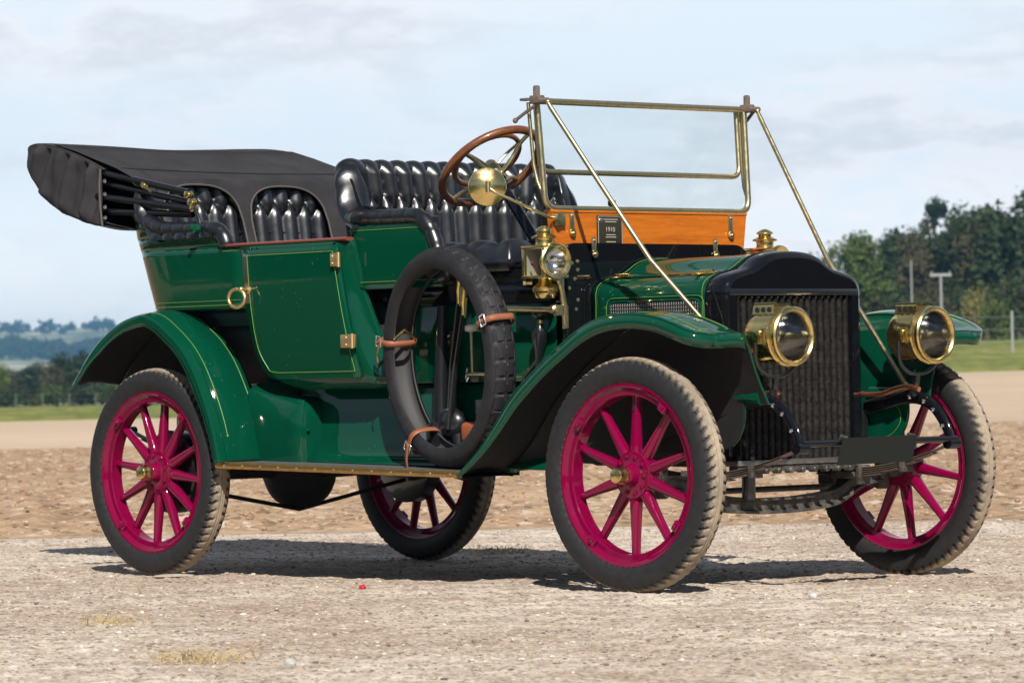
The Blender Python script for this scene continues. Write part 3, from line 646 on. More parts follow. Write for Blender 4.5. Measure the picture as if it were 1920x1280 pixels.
# ---- chassis, axles, springs
c = MB()
for s in (-1, 1):
    c.box((-1.50, s*.40, .60), (3.2, .045, .11), bev=.006)
for x in (-2.6, -1.9, -.9): c.box((x, 0, .59), (.06, .80, .08), bev=.005)
c.build('chassis_frame', IRON, car)
def dumb_iron(s):
    p = cr([(.10, s*.41, .655), (.27, s*.41, .690), (.37, s*.41, .690), (.445, s*.41, .655), (.50, s*.41, .585), (.527, s*.41, .525)], 6)
    b = MB().tube(p, [.028]*3+list(np.linspace(.028, .019, len(p)-3)), 12, flat=(1, .55), up=(0, 0, 1))
    b.lathe([(-.028, .022), (.028, .022)], (.530, s*.41, .520), (0, 1, 0), 16, True)
    o = b.build('dumb_iron', BLACKP, car)
    r = MB()
    for t in (.35, .5, .65, .8):
        q = p[int(t*(len(p)-1))]; r.lathe([(0, .009), (-.008*1, .008), (-.011, .004)], q+np.array([0, -.018, 0]), (0, 1, 0), 10, True)
    build_each(r, 'rivet', NICKEL, o)
for s in (-1, 1): dumb_iron(s)
MB().tube([(.535, -.41, .535), (.535, .43, .535)], .0125, 12).build('front_cross_rod', BLACKP, car)
def leaf_spring(x0, x1, y, zt, drop, name='leaf_spring'):
    b = MB(); L = x1-x0; xc = (x0+x1)/2
    for k in range(5):
        hl = L/2*(1-.17*k); xs = np.linspace(-hl, hl, 17); z = zt-drop*(1-(xs/(L/2))**2)-.0075*k
        b.tube(np.stack([xc+xs, 0*xs+y, z], -1), .0036, 8, flat=(1, 6.0), up=(0, 0, 1))
    b.lathe([(-.026, .017), (.026, .017)], (x0, y, zt), (0, 1, 0), 12, True); b.lathe([(-.026, .017), (.026, .017)], (x1, y, zt), (0, 1, 0), 12, True)
    o = b.build(name, RUST, car)
    cl = MB()
    for f in (-.55, .55, -.12, .12):
        xx = xc+f*L/2; z = zt-drop*(1-f*f)-.02*(1-abs(f)); cl.box((xx, y, z-.008), (.022, .060, .075 if abs(f) < .3 else .05), bev=.003)
    build_each(cl, 'spring_clip', GREASE, o); return o
for s in (-1, 1):
    leaf_spring(-.50, .530, s*.41, .520, .095); leaf_spring(WB-.55, WB+.55, s*.46, .60, .10)
# front axle: dropped I-beam between the swivels
ax = [(0, y, z) for y, z in ((-.60, .395), (-.50, .390), (-.42, .362), (-.32, .318), (-.16, .300), (0, .296), (.16, .300), (.32, .318), (.42, .362), (.50, .390), (.60, .395))]
p = cr(ax, 6); b = MB(); T = np.gradient(p, axis=0); T /= np.linalg.norm(T, axis=1)[:, None]
sec = [(-.026, .030), (.026, .030), (.026, .020), (.009, .014), (.009, -.014), (.026, -.020), (.026, -.030), (-.026, -.030), (-.026, -.020), (-.009, -.014), (-.009, .014), (-.026, .020)]
b.grid([[q+np.array([x_, -t[2]*z_, t[1]*z_]) for x_, z_ in sec] for q, t in zip(p, T)], cv=True)
for y in (-.41, .41): b.box((0, y, .40), (.11, .075, .03), bev=.004)
axl = b.build('front_axle', GREASE, car)
for s in (-1, 1):
    b = MB(); b.lathe([(-.075, .020), (-.070, .027), (.070, .027), (.075, .020)], (0, s*.60, .415), (0, 0, 1), 16, True); b.lathe([(.0, .034), (.06, .030), (.11, .024)], (0, s*.60, .432), (0, s, 0), 16, True)
    b.tube([(0, s*.60, .37), (-.09, s*.58, .36), (-.155, s*.56, .355)], .014, 8)
    b.build('steering_swivel', GREASE, axl)
MB().tube([(-.155, -.57, .352), (-.155, .57, .352)], .0115, 10).build('track_rod', GREASE, axl)
# rear axle
b = MB().tube([(WB, -.70, WR), (WB, .70, WR)], .042, 14)
b.lathe([(-.16, .045), (-.13, .10), (-.075, .16), (-.02, .178), (.02, .178), (.075, .16), (.13, .10), (.16, .045)], (WB, .02, WR), (0, 1, 0), 28)
ra = b.build('rear_axle', UNDER, car)
MB().tube([(WB+.02, -.60, .36), (WB+.02, .0, .253), (WB+.02, .60, .36)], .009, 8).build('truss_rod', UNDER, ra)
MB().tube([(WB+.1, .02, WR), (-1.2, .02, .50)], [.05, .035], 12).build('torque_tube', UNDER, car)
b = MB(); b.box((-1.55, -.10, .55), (1.5, .62, .16), bev=.03); b.box((-.4, 0, .58), (.75, .56, .26), bev=.05); b.build('engine_undertray', UNDER, car)
MB().box((-2.05, .0, .56), (.9, .74, .15), bev=.02).build('underfloor', UNDER, car)

# ---- running boards
RBX0, RBX1 = -2.36, -.87
def rbz(x): return .443+.0235*(x+.89)/(-1.444)*1.35
def running_board(s):
    xs = np.linspace(RBX0, RBX1, 14)
    top = [[(x, s*y, rbz(x)+.002) for y in (.50, .794)] for x in xs]; bot = [[(x, s*y, rbz(x)-.022) for y in (.50, .794)] for x in xs]
    b = MB().grid([[t[0], t[1], u[1], u[0]] for t, u in zip(top, bot)], cv=True); o = b.build('running_board', MATT, car)
    e = MB().tube([(x, s*.800, rbz(x)-.010) for x in xs], .0145, 8, flat=(1, .35), up=(0, 0, 1))
    e.grid([[(x, s*.778, rbz(x)+.0045), (x, s*.7975, rbz(x)+.0055)] for x in xs]); e.build('edging', BRASST, o)
    n_ = MB()
    for x in np.linspace(RBX0+.06, RBX1-.06, 13): n_.ball((x, s*.8055, rbz(x)-.010), .0042, 8)
    build_each(n_, 'screw', NICKEL, o)
    t = MB()
    for y in (.55, .60, .65, .70, .75): t.box(((RBX0+RBX1)/2, s*y, rbz((RBX0+RBX1)/2)+.003), (RBX1-RBX0-.08, .006, .003))
    e2 = MB().box((RBX0+.015, s*.665, rbz(RBX0)+.016), (.016, .25, .018), bev=.004)
    for y in (.57, .76): e2.lathe([(0, .012), (.016, .011), (.024, .005)], (RBX0+.022, s*y, rbz(RBX0)+.022), (0, 0, 1), 10, True)
    e2.build('end_cleat', BRASST, o); return o
for s in (-1, 1): running_board(s)

# ---- mudguards
def stripe_on(rows, k, parent, r=.0016, lift=.0048):
    """thin painted line lofted along column position k of a surface grid"""
    rows = np.asarray(rows); j = int(k); f = k-j; p = rows[:, j]*(1-f)+rows[:, min(j+1, rows.shape[1]-1)]*f
    d = rows[:, min(j+1, rows.shape[1]-1)]-rows[:, j]; t = np.gradient(p, axis=0); n_ = np.cross(t, d); n_ /= np.linalg.norm(n_, axis=1)[:, None]+1e-9
    if np.mean(n_[:, 2]) < 0: n_ = -n_
    return p+n_*lift
def rear_fender(s):
    cre = cr([(-3.292, .797), (-3.19, .905), (-3.089, .984), (-2.98, 1.041), (-2.893, 1.068), (-2.805, 1.080), (-2.73, 1.062), (-2.657, 1.022), (-2.556, .950), (-2.474, .858), (-2.395, .721), (-2.345, .60), (-2.312, .475)], 6)
    rows = []; T = np.gradient(cre, axis=0); T /= np.linalg.norm(T, axis=1)[:, None]; Nn = np.stack([-T[:, 1], T[:, 0]], -1)
    for i, (p, n_) in enumerate(zip(cre, Nn)):
        t = i/(len(cre)-1); lip = .040*min(1, .3+5*t)*(1 if t < .8 else 1-.4*(t-.8)/.2); y0 = .822; y1 = .56+.012*(1-ss(0, .18, t))
        P3 = lambda y, h: (p[0]+n_[0]*h, s*y, p[1]+n_[1]*h)
        cw = y0-y1
        rows.append([P3(y0, -lip), P3(y0+.001, -lip*.5), P3(y0, -.006), P3(y0-.005, .0), P3(y0-.030, .007), P3(y0-.036, .003), P3(y0-.045, .004), P3(y1+cw*.6, .020), P3(y1+cw*.35, .018), P3(y1+.045, .006), P3(y1+.020, .004), P3(y1, -.004)])
    b = MB().grid(rows); o = b.build('rear_fender', GREEN, car, 30, solid=.004, off=1 if s < 0 else 1, fixn=True, inner=UNDER)
    wl = [(q[0], q[1]-.003) for q in cre if q[0] < -2.37]; wl = wl+[(-2.37, .755), (-3.20, .765)]
    MB().prism(wl, lambda x, z: (x, s*.566, z), (0, -s*.005, 0)).build('inner_wall', UNDER, o)
    pl = MB()
    for k, lo in ((6.25, 26), (9.35, 30)):
        q = stripe_on(rows, k, o)[lo:-5]; pl.tube(q, .0011, 6); pl.ball(q[-1], .0045, 8)
    pl.build('coach_line', STRIPE, o)
    bd = MB().tube([r[0] for r in rows], .0050, 8); bd.build('rolled_edge', GREEN, o)
    # inner flange bolted towards the apron
    fl = MB().tube([(x, s*.552, z) for x, z in ((-2.36, .69), (-2.335, .60), (-2.315, .50))], .006, 8); fl.ball((-2.335, s*.545, .62), .009); fl.build('flange', NICKEL, o); return o
for s in (-1, 1): rear_fender(s)
def front_fender(s):
    low = [(-.885, .418), (-.751, .505), (-.656, .587), (-.553, .686), (-.452, .762), (-.36, .824), (-.284, .869), (-.205, .914), (-.125, .946), (-.045, .962), (.067, .967), (.180, .954), (.269, .929), (.335, .904), (.385, .889)]
    c0 = cr(low, 5); c0 = c0[c0[:, 0] < .262]; fx = .262+np.concatenate([np.linspace(0, .025, 3)[:-1], .025+.098*np.sin(np.linspace(0, pi/2, 12))])
    dn = cr(low, 12); cre = np.vstack([c0, np.stack([fx, np.interp(fx, dn[:, 0], dn[:, 1])], -1)]); T = np.gradient(cre, axis=0); T /= np.linalg.norm(T, axis=1)[:, None]; Nn = np.stack([-T[:, 1], T[:, 0]], -1)
    rows = []; lips = []; m_ = len(cre); y1 = .556
    for i, (p, n_) in enumerate(zip(cre, Nn)):
        x = p[0]; lip = .012+.034*ss(-.885, -.5, x)
        y0 = .803 if x < .287 else .705+.098*math.sqrt(max(0, 1-((x-.287)/.098)**2))
        P3 = lambda y, h: (p[0]+n_[0]*(h+lip), s*y, p[1]+n_[1]*(h+lip))
        cw = y0-y1; sc = min(1, cw/.2); fl = 1-ss(.20, .36, x)*.55
        rows.append([P3(y0, 0), P3(y0-.005*sc, .0045*fl), P3(y0-.030*sc, .0065*fl), P3(y0-.036*sc, .002), P3(y0-.048*sc, .003), P3(y1+cw*.6, .012*fl), P3(y1+cw*.3, .012*fl), P3(y1+.040*sc, .004), P3(y1+.018*sc, .002), P3(y1, -.002)])
        lips.append((P3(y0, 0), P3(y0+.002, -lip*.5), P3(y0+.001, -lip)))
    fr_ = [(np.array(q), np.array(q)+[.003, 0, -.021], np.array(q)+[.003, 0, -.046]) for q in rows[-1][1:]]
    mb = MB().grid(rows); mb.grid([list(q) for q in lips]+[list(q) for q in fr_])
    o = mb.build('front_fender', GREEN, car, 32, solid=.004, off=1, inner=UNDER)
    pl = MB(); qa, qb = stripe_on(rows, 4.25, o), stripe_on(rows, 7.4, o); k_ = m_-8
    pl.tube(np.vstack([qa[6:k_], [.8*qa[k_]+.2*qb[k_], .5*(qa[k_]+qb[k_])+np.array([.012, 0, -.004]), .2*qa[k_]+.8*qb[k_]], qb[6:k_][::-1]]), .0012, 6); pl.build('coach_line', STRIPE, o)
    MB().tube([q[2] for q in lips]+[q[2] for q in fr_], .0040, 8).build('rolled_edge', GREEN, o)
    return o, rows
FF = {}
for s in (-1, 1): FF[s] = front_fender(s)
def valance(s):
    rows = FF[s][1]; top = np.array([r[-1] for r in rows])
    R_ = []
    for i, q in enumerate(top):
        zb = np.interp(q[0], [-.9, -.6, -.3, .1, .28, .40], [.44, .46, .50, .62, .675, .685]); zb = min(zb, q[2]-.005)
        yb = np.interp(zb, [.44, .70], [.52, .43]); xb = q[0]-.0*ss(.2, .4, q[0])
        R_.append([(q[0]+(xb-q[0])*t+(-.015*sin(pi*t) if q[0] > .3 else 0), s*(abs(q[1])+(yb-abs(q[1]))*(t**.8)), q[2]+(zb-q[2])*t-.004) for t in np.linspace(0, 1, 8)])
    o = MB().grid(R_).build('inner_wing', GREEN, car, 60, solid=.004, off=0); MB().grid([[(x, y+s*.006, z) for x, y, z in r] for r in R_]).build('wing_lining', UNDER, o, 60); e = MB().tube(R_[-1], .005, 8); e.build('rolled_edge', GREEN, o)
    # apron below the wing beside the frame
    ap = MB().prism(rpoly([(-.30, .70), (.285, .70), (.285, .60), (.225, .52), (-.30, .50)], [.0, .0, .09, .06, .0], 8), lambda x, z: (x, s*.445, z), (0, -s*.006, 0)).build('frame_apron', GREEN, car)
    MB().prism(rpoly([(-.30, .70), (.285, .70), (.285, .60), (.225, .52), (-.30, .50)], [.0, .0, .09, .06, .0], 8), lambda x, z: (x, s*.4475, z), (0, s*.004, 0)).build('apron_lining', UNDER, ap); q = rpoly([(-.1, .66), (.245, .66), (.255, .60), (.20, .545), (-.1, .53)], [0, .03, .08, .05, 0], 8); MB().tube([(x, s*.4365, z) for x, z in q[1:-1]], .0010, 6).build('coach_line', STRIPE, ap)
    br = MB().tube([(.10, s*.44, .715), (.34, s*.44, .705)], .022, 12); br.lathe([(0, .027), (.03, .027)], (.335, s*.44, .705), (1, 0, 0), 12, True); br.build('wing_bracket', GREEN, car)
for s in (-1, 1): valance(s)

# ---- splash aprons and rounded front of the rear guards
def apron(s):
    R_ = []
    for x in np.linspace(-2.36, -.60, 30):
        R_.append([(x, s*y, z) for y, z in ((.470, .785), (.480, .76), (.492, .70), (.500, .64), (.507, .57), (.518, .51), (.545, .470), (.585, rbz(x)+.006))])
    o = MB().grid(R_).build('splash_apron', GREEN, car, 60, solid=.004, off=0)
    MB().tube([(-1.75, s*.474, .772), (-.75, s*.474, .772)], .0022, 6).build('moulding', NICKEL, o)
    l = MB(); 
    for x in (-1.62, -1.05): l.box((x, s*.488, .735), (.035, .012, .014), bev=.003); l.ball((x, s*.496, .728), .009)
    l.build('latch', NICKEL, o)
    bx = []
    for k, (z, d) in enumerate(((.462, .0), (.50, .004), (.60, .004), (.66, .002), (.70, -.008), (.725, -.035), (.738, -.085))):
        q = rpoly([(-2.40, .47), (-2.40, .615+d), (-2.04+d*.8, .615+d), (-2.04+d*.8, .47)], [0, .03, .085, 0], 7); z_ = np.array([z+.06*ss(-2.15, -2.42, x)*(k > 3) for x, y in q]); bx.append(np.stack([q[:, 0], s*q[:, 1], z_], -1))
    n_ = len(bx[0]); top = [np.array([x, y*0.92, z]) for x, y, z in bx[-1]]
    g_ = MB().grid(bx+[[np.array([-2.25, s*.49, .752+.05*ss(-2.15, -2.42, p[0])]) for p in bx[-1]]]); ob = g_.build('tool_box_cover', GREEN, car, 60)
    e = MB().tube([b_[13]+np.array([.002, 0, 0]) for b_ in bx[:-1]], .004, 6); e.ball(bx[2][14]+np.array([.01, 0, 0]), .008); e.build('seam_bead', GREEN, ob)
for s in (-1, 1): apron(s)

# ---- rear body (tonneau)
def bodyY(z): return np.interp(z, [.76, .82, .9, 1.0, 1.1, 1.2, 1.32, 1.48], [.602, .614, .630, .643, .652, .658, .662, .668])
def uline(xb, hw, r, xf, k=9):
    P = [(xf, -hw)]+[(x, -hw) for x in np.linspace(xf, xb+r, 8)[1:-1]]
    P += [(xb+r-r*sin(t), -hw+r-r*cos(t)) for t in np.linspace(0, pi/2, k)]
    P += [(xb, y) for y in np.linspace(-hw+r, hw-r, 12)[1:-1]]
    P += [(xb+r-r*cos(t), hw-r+r*sin(t)) for t in np.linspace(0, pi/2, k)]+[(x, hw) for x in np.linspace(xb+r, xf, 8)[1:]]
    return np.array(P)
def uloft(levels, lift=None):
    rows = []
    for z, xb, hw, r, xf in levels:
        q = uline(xb, hw, r, xf); rows.append([(x, y, z if lift is None else lift(x, y, z)) for x, y in q])
    return rows
xb_ = lambda z: np.interp(z, [1.09, 1.2, 1.35, 1.50], [-3.072, -3.108, -3.158, -3.215])
lv = [(1.098, xb_(1.1)+.05, .60, .22, -2.335), (1.094, xb_(1.1)+.008, .638, .23, -2.335), (1.103, xb_(1.1), float(bodyY(1.1)), .23, -2.335)]+[(z, xb_(z), float(bodyY(z)), .23, -2.335) for z in np.linspace(1.12, 1.355, 9)]
b = MB().grid(uloft(lv))
up2 = [(z, xb_(z), float(bodyY(z)), .23, -2.452) for z in np.linspace(1.355, 1.405, 3)]
b.grid(uloft(up2))
hi = [[(x, y, 1.405+t*(.012+.085*ss(-2.85, -3.06, x))) for x, y in uline(xb_(1.405+.06*t), float(bodyY(1.44)), .23, -2.475)] for t in (0, .5, 1)]
b.grid(hi)
tub = b.build('rear_body', GREEN, car, 50, solid=.012, off=-1, inner=CAVITY)
ln = MB(); q = uline(xb_(1.133)-.0015, float(bodyY(1.133))+.0015, .23, -2.36); ln.tube([(x, y, 1.133) for x, y in q], .0010, 6)
q = uline(xb_(1.115)-.0015, float(bodyY(1.115))+.0015, .23, -2.345); ln.tube([(x, y, 1.1145) for x, y in q], .0012, 6)
for s in (-1, 1):
    pth = rpath([(-3.02, 1.455), (-2.93, 1.412), (-2.84, 1.392), (-2.475, 1.392), (-2.470, 1.335), (-2.36, 1.335)], .02, 5); ln.tube([(x, s*(bodyY(z)+.0015-.25*max(0, -2.93-x)**1.4), z) for x, z in pth], .0010, 6)
ln.build('coach_line', STRIPE, tub)
# seat roll along the top of the rear body
def roll(path, r, parent, name='arm_roll', pleat=.075):
    p = np.asarray(path, float); d = np.concatenate([[0], np.cumsum(np.linalg.norm(np.diff(p, axis=0), axis=1))])
    n = int(d[-1]/.009)+2; t = np.linspace(0, d[-1], n); q = np.stack([np.interp(t, d, p[:, k]) for k in range(3)], -1)
    f = (t/pleat) % 1; rr = r*(1-.13*np.exp(-(np.minimum(f, 1-f)/.06)**2)); rr[0] *= .7; rr[-1] *= .7
    return MB().tube(q, rr, 16).build(name, LEATHER, parent, 60)
for s in (-1, 1):
    pth = cr([(-3.19, s*.30, 1.55), (-3.165, s*.50, 1.545), (-3.065, s*.620, 1.51), (-2.94, s*.648, 1.468), (-2.85, s*.655, 1.441), (-2.72, s*.655, 1.434), (-2.58, s*.655, 1.432), (-2.505, s*.654, 1.424), (-2.462, s*.652, 1.392), (-2.447, s*.65, 1.35)], 6)
    rl = roll(pth, .033, tub)
    MB().lathe([(0, .006), (.004, .019), (.03, .019), (.036, .010), (.05, .008)], (-2.585, s*.688, 1.430), (0, s, 0), 16, True).build('socket', GREEN, rl)
# base below the tonneau
b = MB().grid(uloft([(.79, -2.70, .50, .10, -1.55), (.95, -2.74, .515, .10, -1.55), (1.10, -2.80, .53, .10, -1.55)])); b.build('body_base', CAVITY, car, 50, solid=.01)
MB().box((-2.2, 0, .80), (1.3, 1.0, .02)).build('rear_floor', CAVITY, car)
# lower side panels with the doors
def side(s):
    zs = np.concatenate([[.768, .771, .778], np.linspace(.79, 1.352, 22)])
    XL = lambda z: np.interp(z, [.768, .785, .80, .83, .88, .95, 1.1, 1.36], [-2.07, -2.12, -2.16, -2.215, -2.262, -2.298, -2.325, -2.333])
    XR = lambda z: np.interp(z, [.768, .78, .82, .9, 1.0, 1.15, 1.36], [-1.51, -1.502, -1.512, -1.55, -1.587, -1.632, -1.662])
    yo = lambda z: bodyY(z)-.02*max(0, (.79-z)/.022)
    def Yf(x, z):
        e = ss(.035, .20, (x-XR(z)+.20)); return yo(z)-.085*ss(0, 1, np.clip((x-(XR(z)-.10))/.10, 0, 1))*np.interp(z, [.77, 1.0, 1.36], [1, .75, .28])
    rows = []
    for z in zs:
        xs = XL(z)+(XR(z)-XL(z))*np.concatenate([np.linspace(0, .8, 10), np.linspace(.83, 1, 9)])
        rows.append([(x, s*float(Yf(x, z)), z) for x in xs])
    o = MB().grid(rows).build('side_panel', GREEN, car, 60, solid=.014, off=0, inner=CAVITY)
    MB().tube([r[-1] for r in rows], .006, 8).build('rolled_edge', GREEN, o)
    DL = lambda z: np.interp(z, [.806, .812, .822, .84, .87, .92, 1.0, 1.1, 1.34], [-2.175, -2.195, -2.215, -2.238, -2.259, -2.279, -2.293, -2.302, -2.312])
    DR = lambda z: np.interp(z, [.806, .815, 1.34], [-1.652, -1.646, -1.722])
    def door_grid(ins, out, n=18):
        R_ = []
        for z in np.concatenate([[.806, .809, .813, .819, .827, .84, .855], np.linspace(.88, 1.333, n)]):
            xa, xc_ = DL(z), DR(z); R_.append([(x, s*(float(bodyY(z))+out), z) for x in np.linspace(xa, xc_, 14)])
        return R_
    dg = door_grid(0, .010); d = MB().grid(dg).build('door', GREEN, car, 60, solid=.016, off=0)
    i_ = .027; lnp = [(DL(.86)+i_, 1.31)]
    zz = [1.20, 1.1, 1.0, .93, .885, .855, .840]
    pth = [(DL(1.31)+i_, 1.310)]+[(DL(z)+i_+.012*max(0, (.93-z)/.09), z) for z in zz]+[(DL(.835)+i_+.055, .8325), (DR(.83)-i_+.003, .8325), (DR(1.31)-i_, 1.310)]
    pth = np.array(pth+[pth[0]]); l = MB(); l.tube([(x, s*(float(bodyY(z))+.0193), z) for x, z in cr(pth[:9], 5)], .0012, 6)
    for a_, b_ in ((8, 9), (9, 10), (10, 11)):
        l.tube([(x, s*(float(bodyY(z))+.0193), z) for x, z in (pth[a_]*(1-t)+pth[b_]*t for t in np.linspace(0, 1, 14))], .0012, 6)
    l.build('coach_line', STRIPE, d)
    for hz_ in (1.275, .952):
        x = DR(hz_); h = MB(); Y = float(bodyY(hz_))
        h.box((x-.012, s*(Y+.026), hz_), (.046 if hz_ > 1.1 else .088, .012, .052), bev=.003); h.lathe([(-.029, .0085), (.029, .0085)], (x+.014, s*(Y+.029), hz_), (0, 0, 1), 12, True)
        for dz in (-.014, .014): h.ball((x-.02, s*(Y+.033), hz_+dz), .004, 8)
        h.build('hinge', SATIN, d)
    Yh = float(bodyY(1.14)); hd = MB(); t = np.linspace(.3, 2*pi+.05, 26)
    hd.tube([(-2.318+.047*sin(a)*1.12, s*(Yh+.055), 1.138+.038*cos(a)) for a in t], [.0072]*26, 10)
    hd.lathe([(.0, .017), (.012, .016), (.016, .009), (.055, .008)], (-2.285, s*(Yh+.010), 1.172), (0, s, 0), 16, True); hd.ball((-2.285, s*(Yh+.058), 1.174), .011); hd.build('handle', SATIN, d)
    # capping rail and a black strip standing in for the dark gap below it
    xs = np.linspace(-2.448, -1.675, 12); c = MB().tube([(x, s*.650, 1.357) for x in xs], .011, 10, flat=(.75, 2.2), up=(0, 0, 1)); c.build('door_capping', RAILWOOD, car)
    g = MB().box((-2.04, s*.6635, 1.341), (.60, .012, .011), bev=.002); g.ball((-2.27, s*.673, 1.338), .008); g.ball((-2.23, s*.673, 1.338), .004); g.build('gap_strip', BLACKP, d)
for s in (-1, 1): side(s)

# ---- deep-buttoned leather
def tuft(u, v, pitch, za, zb):
    """padded height 0..1; buttons at rows za and zb, pleats above and below"""
    f = lambda x: np.abs(np.sin(pi*x))
    q = u/pitch-.9*np.maximum(v-za, 0)*np.sign(u)*np.minimum(np.abs(u)/.35, 1)/pitch*.14
    t = np.clip((v-za)/(zb-za), 0, 1)
    p1, p2 = f(q-.5*t), f(q+.5*t)
    return (p1*p2)**.36
def pad_surface(path, zbot, ztop, pitch=.074, amp=.026, lean=.06, da=.125, db=.060, rollr=.035, nu=None, nv=46, tilt0=0.):
    p = np.asarray(path, float); d = np.concatenate([[0], np.cumsum(np.linalg.norm(np.diff(p, axis=0), axis=1))])
    n = nu or int(d[-1]/.0062); u = np.linspace(0, d[-1], n); q = np.stack([np.interp(u, d, p[:, k]) for k in range(2)], -1)
    T = np.gradient(q, axis=0); T /= np.linalg.norm(T, axis=1)[:, None]; Nn = np.stack([T[:, 1], -T[:, 0]], -1)        # inward = right of travel
    zt = np.array([ztop(*a) for a in q]); rows = []
    for t in np.linspace(0, 1, nv):
        z = zbot+(zt-zbot)*t; h = amp*tuft(u-d[-1]/2, z, pitch, zt-da, zt-db)
        rows.append(np.stack([q[:, 0]+Nn[:, 0]*(h-lean*(z-zbot)), q[:, 1]+Nn[:, 1]*(h-lean*(z-zbot)), z], -1))
    base = lean*(zt-zbot); hp = .45*amp*tuft(u-d[-1]/2, zt, pitch, zt-da, zt-db)+.5*amp
    for a in np.linspace(.15, 1, 10)*pi*1.05:          # rolled top
        r_ = rollr+hp*.8-.004; off = -base-rollr+r_*np.cos(a)+hp*0; z = zt+r_*np.sin(a)*.9
        rows.append(np.stack([q[:, 0]+Nn[:, 0]*off, q[:, 1]+Nn[:, 1]*off, z], -1))
    return rows
def seat_path(xb, hw, r, xf): 
    return uline(xb, hw, r, xf, 10)
# rear seat
RS = pad_surface(seat_path(-3.035, .585, .13, -2.50), 1.12, lambda x, y: 1.40+.235*ss(-2.90, -3.03, x), pitch=.082, amp=.040, da=.122, db=.052, lean=.14, rollr=.02)
sb = MB().grid(RS).build('rear_seat_back', LEATHER, car, 70)
def cushion(x0, x1, hw, z, th, name, pitch=.10):
    xs, ys = np.linspace(x0, x1, 90), np.linspace(-hw, hw, 130); X, Y = np.meshgrid(xs, ys, indexing='ij')
    q1, q2 = (X+Y*1.0)/(pitch*1.41), (X-Y)/(pitch*1.41); h = (np.abs(np.sin(pi*q1))*np.abs(np.sin(pi*q2)))**.35
    ex = np.minimum(np.minimum(X-x0, x1-X), np.minimum(Y+hw, hw-Y)); e = np.sqrt(np.clip(1-(1-np.clip(ex/.05, 0, 1))**2, 0, 1))
    Z = z-.055+.055*e+.026*h*e; P = np.stack([X, Y, Z], -1)
    b = MB().grid(P); ring = np.concatenate([P[:, 0], P[-1, 1:], P[-2::-1, -1], P[0, -2:0:-1]]); low = ring.copy(); low[:, 2] = z-th; bul = ring.copy(); bul[:, 2] = z-.055-(th-.055)*.45
    c = ring.mean(0); bul[:, :2] = c[:2]+(bul[:, :2]-c[:2])*1.018; b.grid([ring, bul, low], cv=True); return b.build(name, LEATHER, car, 60)
cushion(-2.98, -2.35, .56, 1.17, .14, 'rear_seat_cushion')
# front seat
FS = pad_surface(seat_path(-1.775, .572, .16, -1.655), 1.22, lambda x, y: 1.43+.20*ss(-1.655, -1.74, x), pitch=.080, amp=.042, da=.160, db=.080, lean=.07, rollr=.034, nv=50)
fsb = MB().grid(FS).build('front_seat_back', LEATHER, car, 70)
sh = []
for t in np.linspace(0, 1, 8):
    q = uline(-1.83-.045*t, .598+.0*t, .18, -1.235); sh.append([(x, y, 1.155+t*((1.415+.20*ss(-1.60, -1.76, x))-1.155)) for x, y in q])
MB().grid(sh).build('front_seat_shell', BLACKP, car, 60, solid=.01, off=-1)
cushion(-1.70, -.87, .535, 1.305, .10, 'front_seat_cushion', .13)
def fseat_side(s):
    zs = np.linspace(1.158, 1.418, 12)
    rows = [[(x, s*(.604+.004*sin(pi*(z-1.158)/.26)), z) for x in np.linspace(np.interp(z, [1.158, 1.42], [-1.675, -1.735]), np.interp(z, [1.158, 1.30, 1.38, 1.42], [-1.165, -1.200, -1.235, -1.275]), 12)] for z in zs]
    o = MB().grid(rows).build('front_seat_side', GREEN, car, 60, solid=.014, off=1)
    l = MB(); pth = rpath([(-1.664, 0, 1.182), (-1.19, 0, 1.182), (-1.232, 0, 1.345), (-1.262, 0, 1.388), (-1.715, 0, 1.388)], .02)
    l.tube([(x, s*.6215, z) for x, y, z in pth], .0011, 6); l.build('coach_line', STRIPE, o)
    MB().tube([(x, s*.612, 1.162) for x in np.linspace(-1.68, -1.165, 10)], .010, 8).build('lower_moulding', GREEN, o)
    pr = roll(cr([(-1.735, s*.60, 1.462), (-1.66, s*.607, 1.444), (-1.56, s*.608, 1.438), (-1.36, s*.608, 1.436), (-1.295, s*.608, 1.428), (-1.245, s*.607, 1.388), (-1.212, s*.606, 1.33), (-1.188, s*.604, 1.25), (-1.172, s*.602, 1.17)], 7), .030, fsb)
    MB().box((-1.43, s*.580, 1.33), (.46, .03, .20), bev=.012).build('arm_pad', LEATHER, fsb)
    MB().lathe([(0, .006), (.004, .020), (.028, .020), (.034, .012)], (-1.672, s*.632, 1.437), (0, s, 0), 16, True).build('socket', GREEN, pr)
    bt = MB().ball((-1.742, s*.628, 1.488), .010); bt.build('stud', COPPER, fsb)
for s in (-1, 1): fseat_side(s)
# sides below the front seat
def sill(s):
    b = MB().box((-1.10, s*.512, .930), (1.02, .012, .30), bev=.003); o = b.build('sill_panel', GREEN, car)
    l = MB().tube([(-1.0, s*.5198, .797), (-.63, s*.5198, .797)], .0010, 6); l.build('coach_line', STRIPE, o)
    c = MB().box((-1.12, s*.520, 1.120), (1.05, .02, .075), bev=.004); c.box((-.95, s*.515, 1.20), (.68, .02, .09), bev=.004)
    for z in (1.160, 1.188, 1.222): c.tube([(-1.25, s*.5275, z), (-.63, s*.5275, z)], .004, 6)
    c.build('seat_box', BLACKP, car)
    r = MB()
    for x in (-1.60, -1.55, -1.46): r.lathe([(0, .011), (.006, .010), (.009, .004)], (x, s*.531, 1.115), (0, s, 0), 10, True)
    build_each(r, 'bolt', IRON, o)
for s in (-1, 1): sill(s)
MB().box((-1.2, 0, .80), (1.15, 1.0, .02)).build('front_floor', CAVITY, car)
MB().box((-1.72, 0, 1.0), (.03, 1.02, .42)).build('seat_bulkhead', CAVITY, car)

